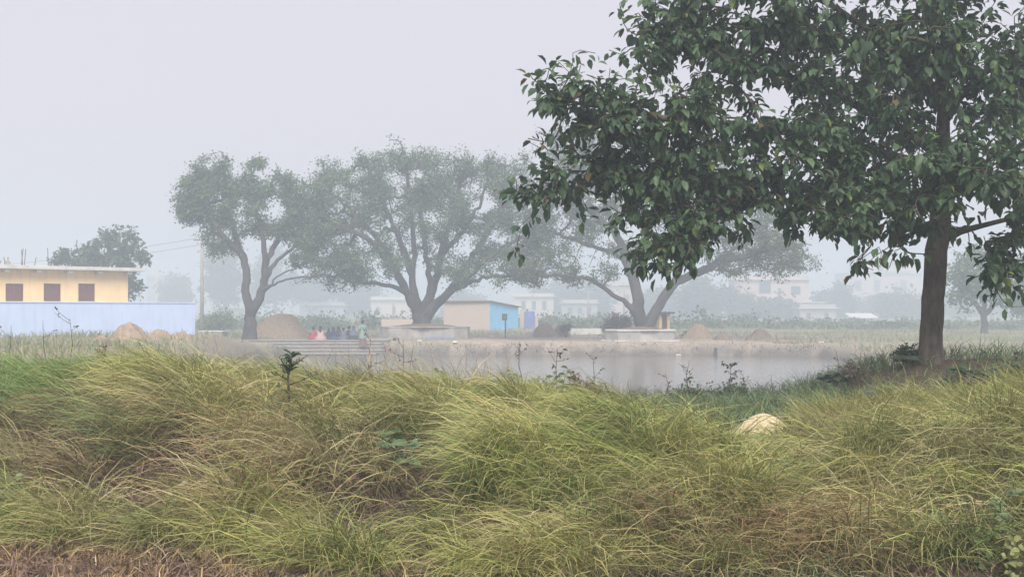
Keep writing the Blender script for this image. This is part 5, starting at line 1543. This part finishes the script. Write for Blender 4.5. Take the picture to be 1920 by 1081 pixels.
def sapling():
    d = 9.75
    top = W(545, 662, d); foot = W(546, 835, d)
    foot.z = gz(foot.x, d) + .02
    e = empty('sapling', foot); tag(e, 'thin dark sapling with leafy top standing out of the bank', 'sapling')
    B = lambda px, py, dd=0: W(px, py, d + dd) - foot
    st = [Vector((0, 0, -.05)), B(544, 800), B(543, 770), B(541, 735), B(540, 705), B(546, 680), B(547, 664)]
    MB().tube(st, [.012, .011, .010, .009, .008, .006, .003], 7).build('stem', M['twig'], e, smooth=True)
    br = [[B(540, 722), B(560, 715, -.05), B(580, 706, -.1), B(600, 699, -.12)], [B(541, 737), B(528, 728, .05), B(517, 722, .05)], [B(540, 712), B(528, 706, -.06), B(517, 698, -.1)],
          [B(542, 760), B(525, 755, -.05), B(505, 750, -.1)], [B(543, 775), B(556, 768, .06), B(566, 764, .1)], [B(545, 688), B(560, 678, -.05), B(572, 669, -.08)], [B(543, 692), B(532, 682, -.04), B(524, 670, -.06)], [B(543, 700), B(531, 697, .1), B(530, 686, .12)]]
    pr = [plant_leaf_proto(c, .62) for c in ((.075, .125, .06), (.10, .16, .07), (.055, .09, .05))]
    r = random.Random(5)
    for b in br:
        MB().tube(b, [.006, .004, .003, .002][:len(b)], 5).build('branch', M['twig'], e, smooth=True)
        for k in range(6):
            t = r.uniform(.3, 1); i = min(int(t * (len(b) - 1)), len(b) - 2); f = t * (len(b) - 1) - i
            p = b[i].lerp(b[i + 1], f)
            put_leaf(r.choice(pr), e, p, (r.uniform(-1, 1), r.uniform(-1, 1), r.uniform(-.2, 1)), (r.uniform(-.5, .5), -.4, 1), r.uniform(.03, .055))
    for k in range(34):
        t = r.random() ** .6
        p = st[4].lerp(st[6], t)
        put_leaf(r.choice(pr), e, p, (r.uniform(-1, 1), r.uniform(-1, 1), r.uniform(-.1, .9)), (r.uniform(-.5, .5), -.3, 1), r.uniform(.06, .10))
    for k in range(22):
        t = r.random()
        p = st[1].lerp(st[4], t)
        put_leaf(r.choice(pr), e, p, (r.uniform(-1, 1), r.uniform(-1, 1), r.uniform(-.1, .7)), (r.uniform(-.5, .5), -.3, 1), r.uniform(.025, .05))
sapling()

def weed(px, py, d, label, size, n, c, wf=1.0, h=.2, seed=0, name='weed', up=.5):
    """broad-leaved weed: short stem with leaves in a loose rosette"""
    if d < 12: d -= .55
    p = W(px, py, d); z = gz(p.x, p.y); z = z if z < p.z else p.z - h
    foot = Vector((p.x, p.y, max(z, p.z - h)))
    e = empty(name, foot); tag(e, label, 'plant')
    r = random.Random(seed)
    hh = max(.05, p.z - foot.z)
    prs = [plant_leaf_proto(tuple(v * f for v in c), wf) for f in (.8, 1.0, 1.25)]
    ns = max(1, n // 5)
    for s in range(ns):
        tipv = Vector((r.uniform(-.6, .6) * size * 1.6, r.uniform(-.9, .2) * size * 1.6, hh * r.uniform(.75, 1.1)))
        mid = tipv * .5 + Vector((r.uniform(-.02, .02), 0, .03))
        MB().tube([(0, 0, -.03), mid, tipv], [.005, .004, .002], 5).build('stem', M['green_stem'], e, smooth=True)
        for k in range(n // ns):
            t = .45 + .55 * k / max(1, n // ns - 1)
            b = mid.lerp(tipv, (t - .45) / .55)
            a = k * 2.4 + r.uniform(-.4, .4)
            put_leaf(r.choice(prs), e, b, (math.cos(a), math.sin(a) - .3, r.uniform(-.25, up)), (r.uniform(-.3, .3), -.6, 1), size * r.uniform(.7, 1.2))
weed(752, 835, 9.9, 'broad leaved green weed in the middle of the bank', .125, 12, (.13, .21, .10), .95, .3, 1)
weed(737, 800, 10.3, 'smaller broad leaved weed just above the one in mid bank', .09, 10, (.12, .19, .08), .9, .25, 2)
weed(862, 838, 10.0, 'pale leaved weed a little right of the mid bank weed', .08, 8, (.18, .25, .13), .9, .25, 3)
weed(568, 800, 10.2, 'small bright weed at the foot of the sapling', .065, 12, (.17, .26, .09), .85, .2, 4)
weed(470, 700, 12.2, 'dark green leafy weed on the crest left of the sapling', .10, 20, (.08, .14, .055), .9, .35, 5)
weed(425, 760, 11.4, 'grey green weed in the grass below the crest', .08, 10, (.13, .19, .09), .9, .3, 6)
weed(1155, 828, 10.9, 'dark leafy weed right of the centre below the sand', .11, 16, (.075, .13, .05), .75, .4, 7, up=.9)
weed(1012, 772, 11.6, 'leafy weed hanging on the bank below the reed clump', .09, 14, (.10, .16, .06), .8, .35, 8)
weed(1335, 905, 9.6, 'lone pale weed below the sand pile', .09, 6, (.17, .24, .10), .9, .25, 9)
weed(1110, 985, 8.6, 'dusty weed low in the grass near the bottom centre', .09, 10, (.12, .17, .09), .85, .25, 10)
weed(1145, 935, 9.0, 'blue green weed in mid grass above the dusty one', .075, 8, (.13, .19, .11), .85, .25, 11)
weed(30, 892, 9.6, 'single round leaf weed at the left edge', .07, 4, (.22, .30, .15), 1.1, .2, 12)
weed(745, 700, 12.9, 'low round leaved weed on the crest before the water', .10, 10, (.10, .15, .05), 1.1, .3, 13)
weed(835, 690, 13.2, 'flat leaved weed on the crest right of the round leaved one', .09, 10, (.10, .14, .05), 1.0, .3, 14)
weed(1050, 690, 13.5, 'leafy weed left of the reddish bush on the crest', .09, 16, (.08, .13, .05), .9, .4, 15)
weed(1290, 775, 13.2, 'low leafy weed behind the sand', .10, 14, (.10, .16, .06), .9, .25, 16)
weed(960, 700, 13.2, 'green vine leaves on the crest right of the seed stalks', .08, 22, (.11, .18, .06), .95, .35, 17)
for k, (px, py, d, lab) in enumerate([(1800, 690, 14.2, 'dark heart leaved plant just right of the big trunk'), (1835, 694, 14.0, 'second dark heart leaved plant right of the big trunk'), (1872, 690, 14.1, 'third dark heart leaved plant right of the big trunk'), (1908, 686, 14.2, 'dark heart leaved plant at the right edge'), (1690, 672, 14.9, 'low dark leafy plant left of the big trunk foot'), (1560, 700, 14.8, 'dark leafy plant at the left end of the mound')]):
    weed(px, py, d, lab, .12, 24, (.055, .085, .04), 1.15, .3, 30 + k, 'creeping_plant')

rw = random.Random(99)
for k, (wpx, wpy, lab) in enumerate([
    (190, 800, 'small weed with a few leaves below the left crest'), (90, 850, 'small weed at the left edge of the dead brown patch'), (390, 840, 'small weed right above the dead brown patch'),
    (480, 900, 'small weed left of the straw strands under the sapling'), (640, 780, 'small weed level with the foot of the sapling, to its right'), (690, 900, 'small weed in straw coloured grass below mid bank'),
    (905, 800, 'small weed under the seed stalk clump'), (975, 900, 'small weed in the bright green centre grass'), (1090, 860, 'small weed below the dark leafy centre weed'),
    (1265, 850, 'small weed below the low spread of sand'), (1420, 860, 'small weed straight below the peaked sand pile'), (1560, 830, 'small weed right of the peaked sand pile'),
    (1690, 900, 'small weed in the draped tussock left of the creepers'), (1790, 830, 'small weed in the yellow green grass below the big trunk')]):
    wd = np.interp(wpy, [760, 1000], [11.2, 8.7])
    weed(wpx, wpy, float(wd), lab, rw.uniform(.05, .085), 8, (.13, .19, .085), rw.uniform(.7, 1.1), .25, 200 + k)

def creeper(path, d, label, n, size, c, seed):
    """trailing stem with paired small round leaves"""
    pts = [W(px, py, d + dd) for px, py, dd in path]
    for p in pts: p.z = max(p.z, gz(p.x, p.y) + .03)
    o0 = pts[0].copy()
    e = empty('creeper', o0); tag(e, label, 'plant', 'creepers on the bank')
    pts = [p - o0 for p in pts]
    MB().tube(pts, [.004] * (len(pts) - 1) + [.002], 5).build('stem', M['green_stem'], e, smooth=True)
    r = random.Random(seed)
    pr = [plant_leaf_proto(tuple(v * f for v in c), 1.25) for f in (.8, 1.0, 1.25)]
    for k in range(n):
        t = k / n * (len(pts) - 1); i = int(t); p = pts[i].lerp(pts[min(i + 1, len(pts) - 1)], t - i)
        p = p + Vector((r.uniform(-1, 1), r.uniform(-1, .4), r.uniform(-.6, .8))) * size * .9
        put_leaf(r.choice(pr), e, p, (r.choice((-1, 1)) * r.uniform(.4, 1), r.uniform(-.6, .2), r.uniform(-.3, .6)), (r.uniform(-.4, .4), -.9, .8), size * r.uniform(.7, 1.3))
creeper([(1765, 960, -.5), (1740, 985, -.55), (1722, 1010, -.6), (1708, 1035, -.6)], 8.15, 'creeper with rows of round pale leaves hanging on the right tussock', 40, .042, (.17, .23, .09), 1)
creeper([(1880, 990, -.6), (1850, 1000, -.6), (1838, 1020, -.65), (1850, 1045, -.7), (1840, 1075, -.7)], 8.0, 'creeper with scattered pale leaves near the right bottom corner', 46, .042, (.17, .23, .09), 2)
creeper([(1905, 920, -.5), (1870, 945, -.55), (1880, 975, -.6), (1895, 1000, -.6)], 8.2, 'creeper high on the right edge tussock', 30, .04, (.15, .22, .11), 3)
creeper([(1900, 1010, -.7), (1890, 1040, -.75), (1900, 1070, -.75), (1880, 1080, -.75)], 7.85, 'creeper with yellowish leaves in the right bottom corner', 30, .04, (.26, .28, .12), 4)
creeper([(335, 925, -.3), (318, 955, -.3), (338, 980, -.35), (330, 1000, -.35)], 8.75, 'creeper with round leaves on the dead brown patch', 40, .034, (.17, .22, .10), 5)
creeper([(250, 965, -.3), (215, 975, -.3), (190, 992, -.3), (178, 1008, -.3)], 8.65, 'short creeper left in the dead brown patch', 30, .034, (.22, .26, .15), 6)
creeper([(360, 900, -.3), (300, 940, -.3), (240, 968, -.3)], 9.1, 'dry creeper stem crossing the dead brown patch', 34, .028, (.30, .28, .18), 7)

def bush(name, label, px, pyt, d, hw, c0, c1, n, ls, stem_c, seed, nst=14, cat='shrub', wf=.9):
    """small bush: real stems fanned from one foot and a cloud of little leaves"""
    x = XW(px, d); z0 = gz(x, d); H = max(.2, 1.6 - (pyt - HY) / F * d - z0); Rr = hw / F * d
    e = empty(name, (x, d, z0)); tag(e, label, cat)
    r = np.random.default_rng(seed)
    mb = MB(); pts = []
    for s in range(nst):
        a = r.uniform(0, 6.28); k = r.uniform(.2, 1)
        tip = Vector((math.cos(a) * Rr * k, math.sin(a) * Rr * k * .8, H * (1 - .5 * k * k) * r.uniform(.75, 1.08)))
        mid = tip * .5 + Vector((0, 0, H * .12))
        q0 = [Vector((0, 0, -.05)), mid, tip]
        mb.tube(q0, [.012 * H + .002, .008 * H + .001, .003 * H + .001], 4)
        for t in np.linspace(.35, 1, 6): pts.append(np.array(mid.lerp(tip, (t - .35) / .65)))
        for b in range(3):
            t = r.uniform(.2, .9); p = mid.lerp(tip, t); p2_ = p + Vector(r.normal(0, 1, 3)) * Rr * .22
            mb.tube([p, p2_], [.004 * H + .001, .002 * H + .0005], 3, False); pts.append(np.array(p2_))
    mb.build('stems', stem_c, e)
    pts = np.array(pts)
    b = pts[r.integers(0, len(pts), n)] + r.normal(0, Rr * .10, (n, 3))
    a = r.normal(0, 1, (n, 3)); nn = r.normal(0, .6, (n, 3)) + np.array([0, -.2, 1])
    s, a, nn = leaf_frames(b, a, nn)
    k = r.random((n, 1))
    c = np.array(c0)[None] * (1 - k) + np.array(c1)[None] * k
    o = link('foliage', leaves_mesh('foliage', b, s, a, nn, r.uniform(.6, 1.3, n) * ls, np.full(n, wf), c, DIAM, DIAM_F), M['far_leaf'], e)
    o['kind'] = 'stuff'
    return e
bush('dry_bush', 'reddish brown dry bush on the crest in the centre', 1092, 698, 13.6, 52, (.13, .085, .06), (.17, .14, .08), 1300, .035, M['twig'], 1, 22)
bush('shrub', 'low dark green shrub on the crest left of centre gap', 1290, 732, 16.0, 60, (.10, .15, .065), (.15, .20, .085), 1300, .04, M['twig'], 2, 20)
bush('shrub', 'dark green shrub right of the centre at the water', 1375, 730, 16.2, 55, (.10, .145, .065), (.14, .18, .08), 1200, .04, M['twig'], 3, 20)
bush('shrub', 'green shrub at the crest above the weed patch', 1000, 712, 13.4, 50, (.09, .14, .05), (.15, .20, .07), 1300, .04, M['twig'], 4, 20)
bush('dry_bush', 'small purple brown dry bush at the left on the crest', 186, 640, 14.4, 30, (.10, .05, .055), (.17, .10, .10), 420, .035, M['twig'], 5, 16)
bush('dry_brush', 'heap of grey dry stems left of the big trunk', 1605, 672, 14.6, 40, (.13, .12, .10), (.20, .18, .15), 260, .03, M['twig'], 6, 36)
bush('shrub', 'small dark plants at the foot of the big trunk', 1700, 668, 15.3, 30, (.05, .075, .035), (.08, .10, .05), 600, .04, M['twig'], 7, 16)
bush('shrub', 'purplish bush on the far shore against the round plinth', 1163, 592, 83.5, 34, (.10, .085, .075), (.15, .12, .10), 2600, .16, M['twig'], 8, 26)
bush('shrub', 'small leafy bush by the broad brown heap', 1062, 606, 91, 16, (.14, .12, .08), (.18, .15, .10), 500, .16, M['twig'], 9, 14)
bush('shrub', 'small green bush at the left of the peaked brown heap', 1288, 622, 82.5, 14, (.08, .10, .06), (.12, .13, .08), 400, .14, M['twig'], 10, 12)
bush('shrub', 'green bushes at the foot of the cement pole', 410, 590, 108, 40, (.10, .15, .06), (.15, .20, .08), 2200, .2, M['twig'], 11, 26)

def stalk_weed(px, pyt, pyb, d, label, seed, c, lean=0.0, nb=9, ls=.03):
    """tall bare weed stalk with side twigs and shrivelled leaves"""
    x = XW(px, d); foot = Vector((x, d, min(gz(x, d), 1.6 - (pyb - HY) / F * d))); top = W(px, pyt, d) - foot
    e = empty('stalk_weed', foot); tag(e, label, 'plant', 'stalk weeds on the bank')
    r = random.Random(seed)
    top.x += lean
    sp = [Vector((0, 0, -.03)), top * .35 + Vector((r.uniform(-.03, .03), 0, 0)), top * .7 + Vector((r.uniform(-.03, .03), 0, 0)), top]
    MB().tube(sp, [.006, .005, .004, .002], 5).build('stem', M['twig'], e, smooth=True)
    pr = [plant_leaf_proto(tuple(v * f for v in c), .7) for f in (.8, 1.2)]
    for k in range(nb):
        t = r.uniform(.35, 1); i = min(2, int(t * 3)); p = sp[i].lerp(sp[i + 1], t * 3 - i)
        q_ = p + Vector((r.uniform(-1, 1), r.uniform(-.6, .6), r.uniform(.1, .9))) * top.z * .22
        MB().tube([p, (p + q_) / 2 + Vector((0, 0, -.01)), q_], [.003, .002, .0015], 4).build('side_twig', M['twig'], e)
        for b in range(3):
            put_leaf(r.choice(pr), e, p.lerp(q_, r.uniform(.4, 1)), (r.uniform(-1, 1), r.uniform(-1, 1), r.uniform(-.8, .5)), (0.2, -.6, .8), ls * r.uniform(.7, 1.4))
DK = (.06, .06, .045)
for k, (px, t, b, d, lab, ln, nb) in enumerate([
    (1045, 652, 715, 14.2, 'dark curly leaved stalk weed left of the reddish bush', 0, 12), (1120, 666, 715, 14.2, 'bare forked stalk weed right of the reddish bush', -.05, 4),
    (985, 640, 700, 13.6, 'tall bare stalk weed with two prongs by the seed stalks', -.06, 4), (1360, 680, 735, 15.8, 'feathery stalk weed at the water right of centre', .06, 14),
    (1285, 675, 735, 15.6, 'thin leafy stalk weed with curled tip by the water', .05, 8), (1252, 700, 735, 15.6, 'short dark stalk weed before the water', -.03, 6),
    (1400, 700, 740, 15.9, 'short leaning stalk weed left of the mound', -.05, 6), (1580, 655, 700, 14.7, 'bent stalk weed with round head on the mound', -.08, 3),
    (95, 600, 700, 13.2, 'tall thin stalk weed before the blue wall, leaning left', -.08, 3), (131, 596, 700, 13.2, 'tall straight stalk weed before the blue wall', 0, 3),
    (12, 610, 690, 13.3, 'stalk weed at the left edge before the blue wall', .05, 5), (756, 636, 705, 13.3, 'thin stalk weed before the crouching person', 0, 4),
    (690, 636, 705, 13.2, 'thin stalk weed just below the standing person', .03, 3), (1905, 660, 700, 14.6, 'bushy stalk weed near the right edge beyond the trunk', 0, 12), (1725, 646, 690, 15.4, 'dry stalk weed beside the big trunk', -.1, 6)]):
    stalk_weed(px, t, b, d, lab, 50 + k, DK if k != 0 else (.05, .06, .05), ln, nb, .045 if k in (0, 3) else .03)

# ------------------------------------------------------------------ scraps
def scrap(name, label, px, py, d, w, mat, seed, cat='litter', group=None):
    """crumpled piece of plastic"""
    r = random.Random(seed); p = W(px, py, d)
    p.z = max(gz(p.x, p.y), WATER_Z if d > 20 else -9) + .02
    vs = []; n = 7
    for i in range(n):
        for k in range(n):
            u, v = i / (n - 1) - .5, k / (n - 1) - .5
            vs.append((u * w + r.uniform(-.05, .05) * w, v * w * .8, w * (.12 - (u * u + v * v) * .35) + r.uniform(-.06, .10) * w + w * .06))
    fs = [(i * n + k, i * n + k + 1, (i + 1) * n + k + 1, (i + 1) * n + k) for i in range(n - 1) for k in range(n - 1)]
    o = MB().add(vs, fs).build(name, mat)
    s = o.modifiers.new('thick', 'SOLIDIFY'); s.thickness = w * .03
    o.location = p; tag(o, label, cat, group)
scrap('plastic_bag', 'crumpled bright blue plastic bag in the brush left of the big trunk', 1630, 678, 14.35, .11, M['blue_plastic'], 1)
scrap('plastic_scrap', 'white plastic scrap floating at the far waterline before the round plinth', 1272, 668, 73.2, .26, M['white'], 2, group='white scraps by the pond')
scrap('plastic_scrap', 'white scrap on the steps below the seated people', 662, 651, 75.8, .28, M['white'], 3, group='white scraps by the pond')
scrap('plastic_scrap', 'white scrap on the shore right of the crouching person', 787, 657, 75.0, .25, M['white'], 4, group='white scraps by the pond')
scrap('plastic_scrap', 'white scrap on the far shore below the middle plinth right end', 853, 659, 74.5, .25, M['white'], 5, group='white scraps by the pond')
scrap('plastic_scrap', 'white scrap lying before the cyan end wall', 922, 620, 91, .3, M['white'], 6, group='white scraps by the pond')
scrap('plastic_scrap', 'white scrap on the shore right of the square block', 1540, 660, 74.5, .25, M['white'], 7, group='white scraps by the pond')
scrap('plastic_scrap', 'white scrap on the slope right of the grey tank', 384, 646, 70, .3, M['white'], 8, group='white scraps by the pond')
blue = MB().box(-.9, .9, -.02, .02, 0, .13).build('plastic_sheet', M['faded_blue'])
blue.location = (XW(824, 81.2), 81.2, gz(XW(824, 81.2), 81.2) + .02); tag(blue, 'faded blue plastic sheet along the foot of the middle plinth', 'sheet')

# ------------------------------------------------------------------ haze
HX = EXT + 15
hz = MB().box(-HX, HX, -75, HX, -3.2, 21.0).build('haze', None)
tag(hz, 'grey blue winter mist filling the air', kind='stuff')
hm = bpy.data.materials.new('mist'); hm.use_nodes = True
hn = hm.node_tree; hn.nodes.clear()
ho = hn.nodes.new('ShaderNodeOutputMaterial'); pv = hn.nodes.new('ShaderNodeVolumePrincipled')
pv.inputs['Color'].default_value = (.78, .89, 1.0, 1)
pv.inputs['Density'].default_value = 0.0053
pv.inputs['Density Attribute'].default_value = ''
pv.inputs['Anisotropy'].default_value = 0.15
hn.links.new(pv.outputs[0], ho.inputs['Volume'])
hz.data.materials.append(hm)
